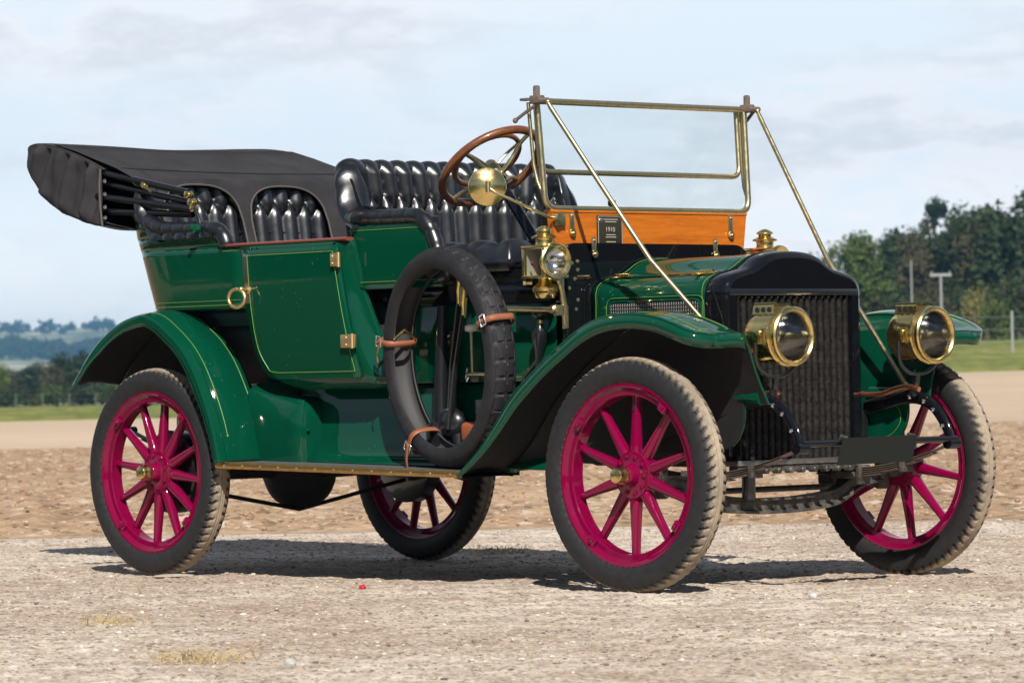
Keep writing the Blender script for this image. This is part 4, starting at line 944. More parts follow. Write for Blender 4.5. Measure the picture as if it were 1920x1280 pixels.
# ---- folded hood
prof = np.array([(-3.262, 1.716), (-3.36, 1.757), (-3.47, 1.795), (-3.60, 1.829), (-3.71, 1.847), (-3.775, 1.845), (-3.794, 1.832), (-3.776, 1.770), (-3.748, 1.695), (-3.705, 1.630), (-3.63, 1.578), (-3.55, 1.537), (-3.42, 1.497), (-3.30, 1.468), (-3.18, 1.450), (-3.06, 1.440)])
cp = cr(prof, 4); cen = np.array([-3.40, 1.63])
rows = []
yy = np.linspace(-.60, .60, 36)
def ring(y, sc, pull=0.):
    q = cen+(cp-cen)*sc; n1 = .016*fbm(q[:, 0]*7+3, q[:, 1]*7+y*2.3, 3, 41)+.010*np.sin(7*y+q[:, 1]*9)*.5
    out = []
    for (x, z), d in zip(q, n1): out.append((x-d*.9, y, z+d*.55-(.010*sin(pi*(y+.6)/1.2) if abs(y) < .6 and z > 1.7 else 0)))
    return out
for y, sc in ((-.668, .985), (-.662, .994), (-.640, .999)): rows.append(ring(y, sc))
for y in yy: rows.append(ring(y, 1))
for y, sc in ((.640, .999), (.662, .994), (.668, .985)): rows.append(ring(y, sc))
mb = MB().grid(np.array(rows)); tp, bt = prof[:7], prof[7:-2]
for s_ in (-1, 1):                                     # end faces hanging in loose upright folds
    G = []
    for x in np.linspace(-3.786, -3.268, 64):
        zt = np.interp(x, tp[::-1, 0], tp[::-1, 1])-.006; zb = np.interp(x, bt[:, 0], bt[:, 1]) if x > -3.775 else zt-.02
        zb = min(zb+.004, zt-.004); col = []
        for t in np.linspace(0, 1, 22):
            z = zt+(zb-zt)*t; e = min(1, 7*t*(1-t)*1.2, (x+3.79)/.05, (-3.262-x)/.03+.25)
            f = .020*sin(x*47+1.4*sin(z*9)+2.2*t)+.011*sin(x*83-z*21)+.030*float(fbm(np.array(x*6.+z*2), np.array(z*5.), 3, 49))
            col.append((x, s_*(.669+e*(f+.012*t)), z))
        G.append(col)
    mb.grid(G)
bag = mb.build('folded_hood', CANVAS, car, 80, solid=.004, off=-1)
MB().tube([(-3.165, y, 1.7135-.010*sin(pi*(y+.66)/1.32)) for y in np.linspace(-.64, .64, 30)], .0022, 6).build('seam', CANVAS, bag)
# front drape with the openings over the seat back
AR = [(-.730, .36), (-.325, .425), (.150, .430)]
def low(y):
    for yc, wd in AR:
        t = abs(2*(y-yc)/wd)
        if t < 1: return 1.47+.172*(1-t**2.7)**(1/2.7)
    return 1.345
ye = sorted(set(list(np.linspace(-.665, .66, 150))+[yc+sg*(wd/2+e) for yc, wd in AR for sg in (-1, 1) for e in (-.0006, .0006)]))
ye = [y for y in ye if -.666 < y < .661]
cols = []
for y in ye:
    z0 = low(y); wv_ = .012*float(fbm(np.array(y*6.), np.array(2.), 3, 51))
    top_ = [(-3.60, 1.834), (-3.45, 1.796), (-3.30, 1.752), (-3.17, 1.712), (-3.095, 1.682)]
    sag = -.010*sin(pi*(y+.66)/1.32)
    c = [(x-.004+wv_, y, z+sag+.008*float(fbm(np.array(y*5+x*3), np.array(x*9.), 2, 52))) for x, z in top_]
    for t in np.linspace(0, 1, 9):
        z = 1.668+(z0-1.668)*t; c.append((-3.062+.30*(1.668-z)+.012*float(fbm(np.array(y*7), np.array(z*8), 2, 53))+wv_*.5, y, z))
    cols.append(c)
MB().grid(cols).build('front_drape', CANVAS, bag, 70, solid=.003, off=0)
for yc, wd in AR:
    hem = MB()
    P = []
    for t in np.linspace(-1, 1, 41):
        y = yc+t*wd/2*.999
        if y < -.664: continue
        z = low(y); P.append((-3.062+.30*(1.668-z)+.004, y, z))
    for sg in (1,):
        y = yc+wd/2; P += [(-3.062+.30*(1.668-z)+.004, y, z) for z in (1.45, 1.40, 1.35)]
    if yc > -.7: P = [(-3.062+.30*(1.668-z)+.004, yc-wd/2, z) for z in (1.35, 1.40, 1.45)]+P
    hem.tube(P, .0042, 6); hem.build('hem', HEM, bag)
for s in (-1, 1):
    hem = MB().tube([(-3.268, s*.673, 1.712), (-3.272, s*.676, 1.64), (-3.270, s*.676, 1.56), (-3.262, s*.672, 1.47)], .005, 6); hem.build('hem', HEM, bag)
for k, (za, zb, yo, xe) in enumerate(((1.694, 1.585, .0, -2.690), (1.649, 1.540, -.018, -2.672), (1.592, 1.515, .004, -2.665), (1.531, 1.496, -.012, -2.678))):
    P = rpath([(xe, -.655-yo, zb), (-3.26, -.652-yo, za), (-3.56, -.62, za+.04), (-3.60, .62, za+.04), (-3.26, .652+yo, za), (xe, .655+yo, zb)], .08, 6)
    MB().tube(P, .0150, 12, flat=(1.0, .85), up=(0, 0, 1)).build('hood_bow', BLACKP, bag)
for s in (-1, 1):
    for x, z, r in ((-2.690, 1.578, .015), (-2.668, 1.545, .016), (-2.655, 1.518, .014), (-2.985, 1.632, .012)):
        f = MB().lathe([(-.018, r*.6), (-.014, r), (.014, r), (.018, r*.6)], (x, s*.655, z), (0, 1, 0), 14, True); f.box((x+.012, s*.66, z-.004), (.04, .012, .016), bev=.003)
        if x < -2.9: f.tube([(-2.985, s*.672, 1.635), (-2.945, s*.674, 1.615), (-2.915, s*.672, 1.598)], .006, 8)
        f.build('bow_fitting', BRASS, bag)
st = MB()
for s in (-1, 1):
    for z in (1.66, 1.605, 1.55, 1.505): st.ball((-3.245, s*.668, z), .010, 8)
build_each(st, 'press_stud', NICKEL, bag)
for s in (-1, 1): MB().tube([(-2.585, s*.675, 1.43), (-2.600, s*.672, 1.47), (-2.640, s*.664, 1.52)], [.007, .008, .009], 10).build('hood_prop', IRON, bag)

# ---- bulkhead, dash board, windscreen
fwb = rpoly([(-.505, .70), (.505, .70), (.505, 1.302), (-.505, 1.302)], [0, 0, .075, .075], 8)
fwl = MB().prism(fwb, lambda y, z: (-.628, y, z), (.022, 0, 0)).build('bulkhead', BLACKP, car)
rv = MB()
for y, z in ((-.455, 1.225), (-.425, 1.232), (-.425, 1.20), (-.44, 1.165), (-.425, 1.085), (-.435, 1.05), (-.430, .945), (-.47, 1.13), (.455, 1.225), (.44, 1.165)): rv.lathe([(0, .008), (.004, .007), (.006, .003)], (-.606, y, z), (1, 0, 0), 10, True)
build_each(rv, 'rivet', BRASSW, fwl)
for s in (-1, 1): MB().box((-.612, s*.512, 1.05), (.035, .012, .30), bev=.002).build('edge_strip', BRASSW, fwl)
db = MB().prism([(-.500, 1.20), (.500, 1.20), (.530, 1.420), (-.530, 1.420)], lambda y, z: (-.660, y, z), (.028, 0, 0)).build('dash_board', WOOD, car)
MB().box((-.646, 0, 1.424), (.036, 1.064, .010), bev=.003).build('top_moulding', WOOD, db)
bk = MB().box((-.668, 0, 1.31), (.012, 1.0, .2)); bk.build('backing', CAVITY, db)
# plaque, its lettering
pq = MB().box((-.629, -.228, 1.352), (.006, .135, .118), bev=.002).build('plaque', PLAQ, db)
fr_ = MB(); 
fr_.tube([(-.6255, y, z) for y, z in rpoly([(-.291, 1.298), (-.165, 1.298), (-.165, 1.406), (-.291, 1.406)], .004, 3)], .0012, 5, closed=True); fr_.build('border', LETTER, pq)
tcv = bpy.data.curves.new('year_lettering', 'FONT'); tcv.body = '1910'; tcv.size = .026; tcv.extrude = .0008; tcv.align_x = 'CENTER'
to = bpy.data.objects.new('year_lettering', tcv); COL.objects.link(to); dg_ = bpy.context.evaluated_depsgraph_get(); dg_.update(); tm_ = bpy.data.meshes.new_from_object(to.evaluated_get(dg_)); bpy.data.objects.remove(to)
tm_.materials.clear(); tm_.materials.append(LETTER.m)
to = bpy.data.objects.new('year_lettering', tm_); COL.objects.link(to); to.parent = pq
to.matrix_world = Matrix(((0, 0, 1, -.6262), (1, 0, 0, -.228), (0, 1, 0, 1.348), (0, 0, 0, 1)))
for z, wv_ in ((1.395, .075), (1.386, .06), (1.336, .05), (1.327, .055), (1.309, .05)): MB().box((-.6257, -.225, z), (.001, wv_, .0032)).build('engraved_line', LETTER, pq)
MB().ball((-.6265, -.276, 1.392), .009, 12, (.3, 1, 1)).build('engraved_badge', NICKEL, pq)

def hasp(y, z0, z1):
    h = MB().box((-.628, y, (z0+z1)/2), (.006, .024, z1-z0), bev=.004); h.lathe([(0, .015), (.006, .015)], (-.626, y, z0+.006), (1, 0, 0), 14, True); h.lathe([(0, .006), (.012, .005)], (-.622, y, z0+.006), (1, 0, 0), 8, True); h.ball((-.622, y, z1-.012), .006, 8)
    return h
for y, z0, z1 in ((-.428, 1.335, 1.42), (.435, 1.335, 1.42)): hasp(y, z0, z1).build('screen_hasp', BRASSW, db)
for y, z0, z1 in ((-.335, 1.255, 1.325), (.325, 1.255, 1.325)):
    o = hasp(y, z0, z1).build('bulkhead_hasp', BRASSW, db); o.location.x = .022

X0, XT = -.640, -.668                                  # frame leans back slightly
lx = lambda z: X0+(XT-X0)*(z-1.43)/(1.845-1.43)
scr = MB().tube(rpath([(lx(1.848), -.563, 1.848), (lx(1.43), -.553, 1.433), (lx(1.43), .553, 1.433), (lx(1.848), .563, 1.848)], .055, 8), .0125, 12).build('windscreen', BRASSW, car)
MB().tube([(lx(1.842), -.575, 1.842), (lx(1.842), .575, 1.842)], .0125, 12).build('top_rail', BRASSW, scr)
U = -.026
MB().tube(rpath([(lx(1.84)+U, -.545, 1.838), (lx(1.6)+U, -.540, 1.575), (lx(1.56)+U, .540, 1.575), (lx(1.84)+U, .545, 1.838)], .045, 8), .0105, 12).build('upper_sash', BRASSW, scr)
for s in (-1, 1):
    MB().tube([(lx(1.84)-.036, s*.574, 1.838), (lx(1.6)-.034, s*.568, 1.60), (lx(1.56)-.024, s*.562, 1.535), (lx(1.5)-.006, s*.557, 1.49)], .0075, 10).build('side_slide', BRASSW, scr)
MB().box((lx(1.70)+U, 0, 1.706), (.004, 1.068, .255)).build('glass', GLASS, scr)
MB().box((lx(1.50), 0, 1.505), (.004, 1.09, .125)).build('glass', GLASS, scr)
for s in (-1, 1):
    c = MB(); x = lx(1.845)
    c.box((x+.012, s*.572, 1.846), (.05, .036, .032), bev=.004); c.lathe([(-.022, .013), (.03, .013), (.034, .008)], (x+.01, s*.572, 1.866), (0, 0, 1), 8, True); c.lathe([(-.03, .011), (.03, .011)], (x+.045, s*.574, 1.842), (0, 1, 0), 8, True)
    c.tube([(x+.045, s*.58, 1.838), (x-.02, s*.60, 1.800), (x-.065, s*.612, 1.772)], .007, 8); c.ball((x-.068, s*.612, 1.770), .011)
    c.box((x-.045, s*.572, 1.850), (.05, .03, .010), bev=.002)
    c.build('clamp', GREASE if False else RUST, scr)
    st_ = MB().tube([(-.598, s*.570, 1.834), (-.585, s*.568, 1.812), (-.35, s*.523, 1.492), (-.15, s*.484, 1.222), (.10, s*.436, .968), (.315, s*.400, .738)], [.007, .0095, .0095, .0095, .0095, .0095], 10)
    st_.ball((-.598, s*.570, 1.834), .011); st_.lathe([(0, .012), (.03, .012)], (.312, s*.4005, .72), (0, 0, 1), 10, True); st_.build('stay', BRASSW, scr)
# little oil cup behind the screen
MB().lathe([(0, .010), (.03, .010), (.034, .016), (.05, .016), (.056, .008)], (-.70, -.145, 1.42), (0, 0, 1), 12, True).build('oil_cup', IRON, db)

# ---- bonnet and radiator
arch = [(-.365, 1.070), (-.365, 1.105), (-.352, 1.136), (-.318, 1.158), (-.265, 1.172), (-.222, 1.183), (-.185, 1.201), (-.145, 1.224), (-.10, 1.238), (-.05, 1.244), (0, 1.246)]
arch = arch+[(-y, z) for y, z in arch[-2::-1]]
A = cr(np.array(arch), 4)
def bonnet():
    rows = []
    for x in np.linspace(-.600, .020, 12):
        k = .982 if x > -.59 else .985
        sec = [(y*k, 1.04+(z-1.04)*(.985)) for y, z in A]; sec = [(-.36, .74), (-.36, .90), (-.36, 1.0)]+sec+[(.36, 1.0), (.36, .90), (.36, .74)]
        rows.append([(x, y, z) for y, z in sec])
    o = MB().grid(rows).build('bonnet', GREEN, car, 40, solid=.004, off=-1)
    bd = MB()
    for x in (-.606, .024):
        bd = MB().tube([(x, y*1.0, z) for y, z in [(-.364, .74), (-.364, .95)]+[(y*.996, z) for y, z in A]+[(.364, .95), (.364, .74)]], .0065, 8); bd.build('edge_bead', BLACKP, o)
    for x in (-.575, -.006):
        MB().tube([(x, y, z) for y, z in [(-.363, .76), (-.363, .95)]+[(y*.986, 1.04+(z-1.04)*.988+.0015) for y, z in A]+[(.363, .95), (.363, .76)]], .0010, 6).build('coach_line', STRIPE, o)
    for s in (-1, 1):
        for x in (-.50, -.055):
            h = MB(); y, z = s*.285, 1.171
            h.box((x, y, z), (.10, .018, .008), bev=.003); h.lathe([(-.035, .008), (.035, .008)], (x, y, z+.006), (1, 0, 0), 10, True); h.box((x+.03, y-s*.02, z+.004), (.02, .05, .006), bev=.002); h.box((x-.03, y+s*.018, z-.003), (.02, .05, .006), bev=.002); h.build('hinge', BRASS, o)
        MB().tube([(-.60, s*.285, 1.1685), (.02, s*.285, 1.1685)], .0035, 6).build('piano_hinge', GREEN, o)
        fr = rpoly([(-.515, .90), (.005, .90), (.005, 1.088), (-.515, 1.088)], [.02, .02, .04, .04], 6)
        MB().tube([(x, s*.3635, z) for x, z in fr], .0010, 6, closed=True).build('coach_line', STRIPE, o)
        fr = rpoly([(-.498, .90), (-.012, .90), (-.012, 1.073), (-.498, 1.073)], [.02, .02, .035, .035], 6)
        v = MB().prism(fr, lambda x, z: (x, s*.3625, z), (0, s*.002, 0)).build('vent', CORE, o)
        MB().tube([(x, s*.364, z) for x, z in fr], .0045, 8, closed=True).build('vent_frame', GREEN, v)
        g_ = MB()
        for x in np.arange(-.487, -.02, .0125): g_.tube([(x, s*.3655, .92), (x, s*.3655, 1.066)], .0018, 4, caps=False)
        for z in np.arange(.93, 1.065, .0125): g_.tube([(-.492, s*.3672, z), (-.018, s*.3672, z)], .0018, 4, caps=False)
        g_.build('vent_mesh', STEEL, v, 0)
        for x in (-.555, .0):
            MB().tube([(x, s*.372, .955), (x, s*.374, 1.0), (x+.014, s*.385, 1.008), (x+.016, s*.385, .995)], .004, 8).build('bonnet_catch', BRASS, o)
    return o
bonnet()
# radiator: black shell, header tank, finned tubes
sh_ = MB()
rows = []
for x, k in ((.026, 1.0), (.034, 1.008), (.060, 1.008), (.105, 1.006), (.122, .985), (.126, .95)):
    sec = [(y*k, 1.04+(z-1.04)*(1+(k-1)*2.2)) for y, z in A]; zb = [(-.365*k, .49), (-.365*k, .75), (-.365*k, .98)]
    rows.append([(x, y, z) for y, z in zb+sec+[(-y, z) for y, z in zb[::-1]]])
sh_.grid(rows)
# front face: header plate above and stiles beside the core opening
ins = [(y*.95, 1.04+(z-1.04)*.89) for y, z in A]
hp = [(.126, y, z) for y, z in ins]; lo_ = [(.126, np.clip(y, -.325, .325), 1.105) for y, z in ins]
sh_.grid([hp, lo_])
rad = sh_.build('radiator', BLACKP, car, 50)
for s in (-1, 1):
    MB().prism([(s*.347, .49), (s*.347, 1.10), (s*.312, 1.085), (s*.312, .49)], lambda y, z: (.090, y, z), (.038, 0, 0)).build('stile', BLACKP, rad)
MB().box((.118, 0, 1.095), (.022, .70, .026), bev=.004).build('header_bar', IRON, rad)
MB().box((.075, 0, .78), (.02, .64, .64)).build('core_back', CORE, rad)
nT = 18
base = None
for k in range(nT):
    y = -.312+.624*(k+.5)/nT
    if base is None:
        pr_ = []; zz = np.linspace(.475, 1.072, 250); g_ = np.random.default_rng(3)
        for i, z in enumerate(zz): r_ = .0134+g_.normal()*.0005; pr_ += [(z-.0006, r_-.0035), (z-.0003, r_), (z+.0003, r_), (z+.0006, r_-.0035)]
        base = MB().lathe(pr_, (0, 0, 0), (0, 0, 1), 12).build('finned_tube', FIN, rad, 20); o = base
    else:
        o = base.copy(); COL.objects.link(o); o.parent = rad
    o.location = (.104, y, random.uniform(-.0024, .0024)); o.rotation_euler = (0, 0, k*1.3)
    MB().ball((.116, y, 1.078), .0085, 8).build('tube_cap', IRON, rad)
MB().box((.10, 0, .462), (.065, .66, .020), bev=.004).build('bottom_rail', STEEL, rad)
MB().box((.10, 0, .440), (.05, .64, .022), bev=.003).build('collector', GREASE, rad)
for k in range(9): 
    y = -.26+.065*k; MB().lathe([(0, .012), (.03, .012), (.034, .008)], (.125, y, .432), (1, 0, 0), 10, True).build('drain_plug', GREASE, rad)
MB().lathe([(0, .024), (.005, .026), (.10, .026), (.105, .02)], (.06, -.20, .325), (0, 0, 1), 14, True).build('drain_pipe', IRON, rad)

# ---- number plate
pl = [(-.245, .454), (.158, .458), (.182, .556), (-.218, .553)]
PLT = MB().prism([(p[0], p[1]) for p in pl], lambda y, z: (.553+.10*(z-.5), y, z), (.004, 0, 0)).build('number_plate', PLATE, car)
for y in (-.20, .165): MB().tube([(.560, y, .552), (.535, y, .560), (.520, y, .536)], .007, 8).build('plate_clip', STEEL, PLT)

# ---- headlamps
def headlamp(s):
    y, z = s*.385, .925
    b = MB().lathe([(.300, .0), (.302, .055), (.312, .085), (.330, .094), (.360, .097), (.452, .097)], (0, y, z), (1, 0, 0), 48)
    lamp = b.build('headlamp', BRASS, car, 30)
    r = MB().lathe([(.444, .098), (.446, .108), (.452, .110), (.458, .107), (.460, .102), (.470, .102), (.474, .107), (.482, .108), (.488, .103), (.489, .096), (.484, .090), (.478, .087), (.470, .086)], (0, y, z), (1, 0, 0), 56).build('bezel', BRASS, lamp, 30)
    MB().lathe([(.474, .0005), (.474, .03), (.473, .06), (.471, .088)], (0, y, z), (1, 0, 0), 48).build('lens', LENS, lamp)
    MB().lathe([(.326, .0005), (.329, .02), (.338, .042), (.354, .062), (.378, .077), (.410, .085), (.466, .087)], (0, y, z), (1, 0, 0), 48).build('reflector', SILVER, lamp)
    MB().lathe([(.345, .0), (.345, .012), (.385, .010), (.395, .018), (.404, .010), (.412, .0)], (0, y, z), (1, 0, 0), 16).build('burner', BRASSW, lamp)
    v = MB().prism(rpoly([(-.052, .082), (.052, .082), (.046, .120), (-.046, .120)], [0, 0, .014, .014], 5), lambda yy_, zz_: (.325, y+yy_, z+zz_), (.105, 0, 0)); vt = v.build('chimney', BRASS, lamp, 30)
    for sd_ in (-1, 1):
        for k in range(3):
            hh = MB().lathe([(0, .0095), (.004, .0095)], (.348+.030*k, y+sd_*.0487, z+.098), (0, sd_, .16), 12, True); hh.build('vent_hole', CORE, vt)
    MB().tube([(.325, y-.04, z+.121), (.43, y-.04, z+.121)], .003, 6).build('rim_bead', BRASS, vt)
    for sd_ in (-1, 1):
        q = MB().box((.395, y+sd_*.104, z-.002), (.034, .020, .048), bev=.003); q.box((.432, y+sd_*.106, z+.012), (.010, .014, .016), bev=.002); q.box((.432, y+sd_*.106, z-.015), (.010, .014, .016), bev=.002); q.lathe([(-.03, .007), (.03, .007)], (.432, y+sd_*.108, z), (0, 0, 1), 8, True); q.build('side_bracket', BRASS, lamp)
    if s < 0: MB().tube([(.318, y-.092, z-.01), (.316, y-.094, z-.05), (.322, y-.090, z-.075)], [.006, .008, .011], 8).build('gas_nozzle', COPPER, lamp)
    f = MB().tube(rpath([(.395, y-.112, z-.02), (.392, y-.110, z-.10), (.388, y-.05, z-.145), (.386, y+.05, z-.145), (.392, y+.110, z-.10), (.395, y+.112, z-.02)], .05, 6), .0075, 10)
    f.build('fork', IRON, lamp)
    f = MB().tube([(.387, y, z-.14), (.380, y, z-.19), (.372, y, .735), (.365, y+.003*s, .700)], [.012, .011, .013, .018], 12); f.lathe([(0, .019), (.02, .019)], (.366, y, .705), (0, 0, 1), 12, True); f.build('lamp_post', IRON, lamp)
    return lamp
for s in (-1, 1): headlamp(s)
cpipe = MB().tube(cr([(.085, .355, .713), (.15, .365, .706), (.22, .368, .707), (.30, .368, .727), (.36, .369, .733), (.405, .372, .722)], 6), .0105, 10); cpipe.build('gas_pipe', COPPER, car)
MB().tube(cr([(.13, -.34, .715), (.20, -.37, .712), (.30, -.372, .72), (.33, -.31, .722)], 6), .0095, 10).build('gas_pipe', COPPER, car)

# ---- side lamps
def side_lamp(s):
    x, y = -.600, s*.600
    b = MB()
    for px_, py_ in ((-.055, -.055), (.055, -.055), (.055, .055), (-.055, .055)): b.box((x+px_, y+py_, 1.228), (.014, .014, .115), bev=.002)
    for z in (1.172, 1.284): b.box((x, y, z), (.128, .128, .012), bev=.003)
    b.box((x-.054, y, 1.228), (.006, .11, .11)); b.box((x, y-s*.054, 1.228), (.11, .006, .11))
    lamp = b.build('side_lamp', BRASS, car, 30)
    MB().box((x, y+s*.056, 1.228), (.098, .003, .104)).build('side_glass', LENS, lamp)
    MB().lathe([(0, .0005), (.006, .02), (.018, .036), (.034, .046)], (x, y-s*.048, 1.228), (0, s, 0), 24).build('inner_reflector', NICKEL, lamp)
    bn = MB().lathe([(0, .014), (.03, .012), (.034, .005), (.045, .004)], (x, y, 1.182), (0, 0, 1), 12, True); bn.build('burner', BRASSW, lamp)
    MB().ball((x-.012, y+s*.052, 1.222), .009, 10, (1, .5, 1)).build('red_jewel', MAROON, lamp)
    fa = unit((1, s*.11, 0)); fo = np.array([x+.010, y+s*.004, 1.228])
    MB().lathe([(.042, .050), (.050, .066), (.060, .072), (.067, .071), (.071, .066), (.069, .058), (.064, .048), (.058, .045)], fo, fa, 44).build('lens_ring', BRASS, lamp, 30)
    MB().lathe([(.064, .0005), (.063, .025), (.060, .046)], fo, fa, 36).build('front_glass', LENS, lamp)
    MB().lathe([(.014, .0005), (.018, .02), (.030, .036), (.056, .045)], fo, fa, 36).build('front_reflector', NICKEL, lamp)
    ln_ = MB().box((x-.0500, y, 1.228), (.002, .10, .10)); ln_.box((x, y-s*.0495, 1.228), (.10, .002, .10)); ln_.box((x, y, 1.2775), (.10, .10, .001)); ln_.build('lining', TIN, lamp)
    MB().lathe([(1.290, .044), (1.294, .036), (1.305, .034), (1.316, .036), (1.318, .050), (1.324, .050), (1.330, .036), (1.336, .026), (1.344, .026), (1.346, .034), (1.352, .033), (1.358, .024), (1.364, .012), (1.366, .001)], (x, y, 0), (0, 0, 1), 32).build('chimney', BRASS, lamp, 30)
    MB().lathe([(1.168, .030), (1.160, .026), (1.150, .030), (1.138, .044), (1.128, .051), (1.118, .050), (1.112, .042), (1.104, .042), (1.092, .036), (1.088, .001)], (x, y, 0), (0, 0, 1), 32).build('oil_font', BRASS, lamp, 30)
    k = MB().lathe([(0, .009), (.022, .008), (.024, .012), (.034, .011)], (x-.040, y+s*.03, 1.150), (-.7, s*.7, 0), 12, True); k.build('wick_knob', BRASS, lamp)
    a = MB().tube([(x+.045, y-s*.01, 1.19), (x+.055, y-s*.035, 1.12), (x+.045, y-s*.055, 1.06), (x+.042, y-s*.06, .99)], [.010, .010, .013, .010], 10); a.box((x+.042, y-s*.062, 1.02), (.024, .016, .09), bev=.004); a.build('lamp_bracket', BRASSW, lamp)
for s in (-1, 1): side_lamp(s)
o = MB().tube([(-.99, -.595, 1.064), (-.557, -.590, 1.048)], .0115, 12); o.lathe([(0, .018), (.02, .018), (.026, .012)], (-.575, -.590, 1.049), (1, 0, 0), 12, True); o.box((-.555, -.575, 1.045), (.025, .035, .04), bev=.004); o.build('brass_pipe', BRASSW, car)

# ---- driving mirror seen from behind
mc = np.array([-.700, -.795, 1.513]); mn = unit((.80, -.60, -.02))
mr = MB().lathe([(-.014, .0005), (-.014, .066), (-.010, .072), (-.004, .073), (.002, .071), (.010, .058), (.017, .040), (.021, .022), (.022, .001)], mc, mn, 44).build('mirror', BRASS, car, 35)
rod = MB().tube([mc+mn*.018, mc+mn*.05+np.array([.0, .03, -.02]), (-.610, -.575, 1.402), (-.615, -.54, 1.398)], .0065, 10); rod.lathe([(0, .013), (.016, .010)], mc+mn*.018, mn, 12, True); rod.lathe([(-.02, .010), (.02, .010)], mc+mn*.03, (0, 0, 1), 10, True); rod.build('mirror_arm', BRASSW, mr)
p_ = MB().box((-.620, -.497, 1.392), (.012, .05, .05), bev=.003); p_.lathe([(0, .016), (.02, .014)], (-.612, -.525, 1.398), (1, 0, 0), 12, True); p_.build('mirror_plate', BRASSW, mr)

# ---- steering
sc_ = np.array([-1.198, -.32, 1.626]); sa = unit((-.637, 0, .771)); e1 = np.array([0, 1., 0]); e2 = np.cross(sa, e1)
tor = lambda c, r: [c+r*(cos(a)*e1+sin(a)*e2) for a in np.linspace(0, 2*pi, 72, endpoint=False)]
stw = MB().tube(tor(sc_, .212), .0165, 14, closed=True, up=sa).build('steering_wheel', RIMWOOD, car, 60)
MB().tube(tor(sc_+sa*.035, .142), .0105, 12, closed=True, up=sa).build('throttle_ring', RIMWOOD, stw, 60)
for k in range(4):
    a = .35+k*pi/2; d = cos(a)*e1+sin(a)*e2
    MB().tube(cr([sc_+d*.02-sa*.055, sc_+d*.08-sa*.040, sc_+d*.15-sa*.008, sc_+d*.205], 5), [.011]*6+[.0085]*10, 10).build('spoke', BRASSW, stw)
for k in range(3):
    a = 1.3+k*2*pi/3; d = cos(a)*e1+sin(a)*e2; MB().tube(cr([sc_+d*.02-sa*.01, sc_+d*.07+sa*.015, sc_+d*.138+sa*.034], 5), .006, 8).build('ring_spoke', BRASSW, stw)
MB().lathe([(-.075, .03), (-.05, .034), (-.02, .030), (.012, .026), (.022, .016), (.024, .001)], sc_, sa, 24).build('hub', BRASSW, stw)
MB().tube([sc_-sa*.06, sc_-sa*.40, sc_-sa*.62], [.022, .022, .024], 14).build('steering_column', BLACKP, car)

# ---- hand levers on the near side
def lever(x0, z0, x1, z1, y):
    o = MB().tube([(x0, y, z0), ((x0+x1)/2-.01, y, (z0+z1)/2), (x1, y, z1)], [.017, .014, .010], 10, flat=(1, .5), up=(0, 1, 0)).build('hand_lever', IRON, car)
    MB().tube(cr([(x1, y, z1-.02), (x1+.006, y-.004, z1+.03), (x1+.016, y-.008, z1+.075), (x1+.012, y-.01, z1+.10)], 4), [.010]*4+[.013]*6+[.009]*3, 10).build('grip', BRASS, o)
    MB().tube([(x1+.022, y-.012, z1-.03), (x1+.035, y-.014, z1+.045)], .005, 8).build('trigger', BRASSW, o); return o
lever(-1.205, .60, -1.135, 1.105, -.560); lever(-1.165, .60, -1.075, 1.060, -.590)
b = MB().tube([(-1.245, -.565, .52), (-1.24, -.565, .80), (-1.225, -.565, 1.08)], [.03, .027, .02], 12); b.tube([(-1.195, -.545, .5), (-1.19, -.545, .98)], .012, 10); b.build('pump_tube', IRON, car)
q = MB().tube([(-1.17, -.55, .66), (-1.16, -.555, .62), (-1.15, -.555, .50)], .028, 12); q.ball((-1.19, -.56, .62), .06, 14, (1.2, .7, 1.1)); q.ball((-1.26, -.575, .575), .055, 14, (1, .6, 1.3)); q.build('pump_body', IRON, car)
k_ = MB().tube([(-1.068, -.555, .815), (-1.072, -.555, .985)], .007, 10).build('blow_down_rod', BRASSW, car)
MB().lathe([(0, .012), (.004, .024), (.022, .025), (.028, .018)], (-1.073, -.555, .975), (0, 0, 1), 16, True).build('knob', WHITE, k_)
MB().tube([(-1.10, -.555, .812), (-.86, -.553, .808)], .009, 10).build('brass_rail', BRASSW, k_)
MB().tube([(-1.10, -.552, .835), (-1.104, -.556, .80), (-1.098, -.556, .785), (-1.088, -.556, .80)], .005, 8).build('hook', NICKEL, k_)
h_ = MB().lathe([(0, .010), (.10, .016), (.13, .030), (.165, .030), (.175, .018), (.20, .012)], (-.700, -.555, .800), (.10, 0, 1), 16, True).build('foot_whistle', IRON, car)
MB().lathe([(.195, .012), (.215, .012)], (-.700, -.555, .800), (.10, 0, 1), 12, True).build('collar', BRASS, h_)
MB().lathe([(.213, .016), (.220, .030), (.232, .036), (.242, .034), (.250, .020), (.252, .001)], (-.700, -.555, .800), (.10, 0, 1), 20).build('knob', IRON, h_)
MB().tube([(-.80, -.56, .68), (-.76, -.565, .80), (-.69, -.56, .86)], .010, 8).build('whistle_pipe', IRON, h_)
MB().box((-1.06, -.565, .585), (.11, .05, .085), bev=.022, seg=4).build('leather_pad', TAN, car)
MB().box((-1.06, -.515, .675), (.06, .02, .075), bev=.004).build('step_plate', STEEL, car)

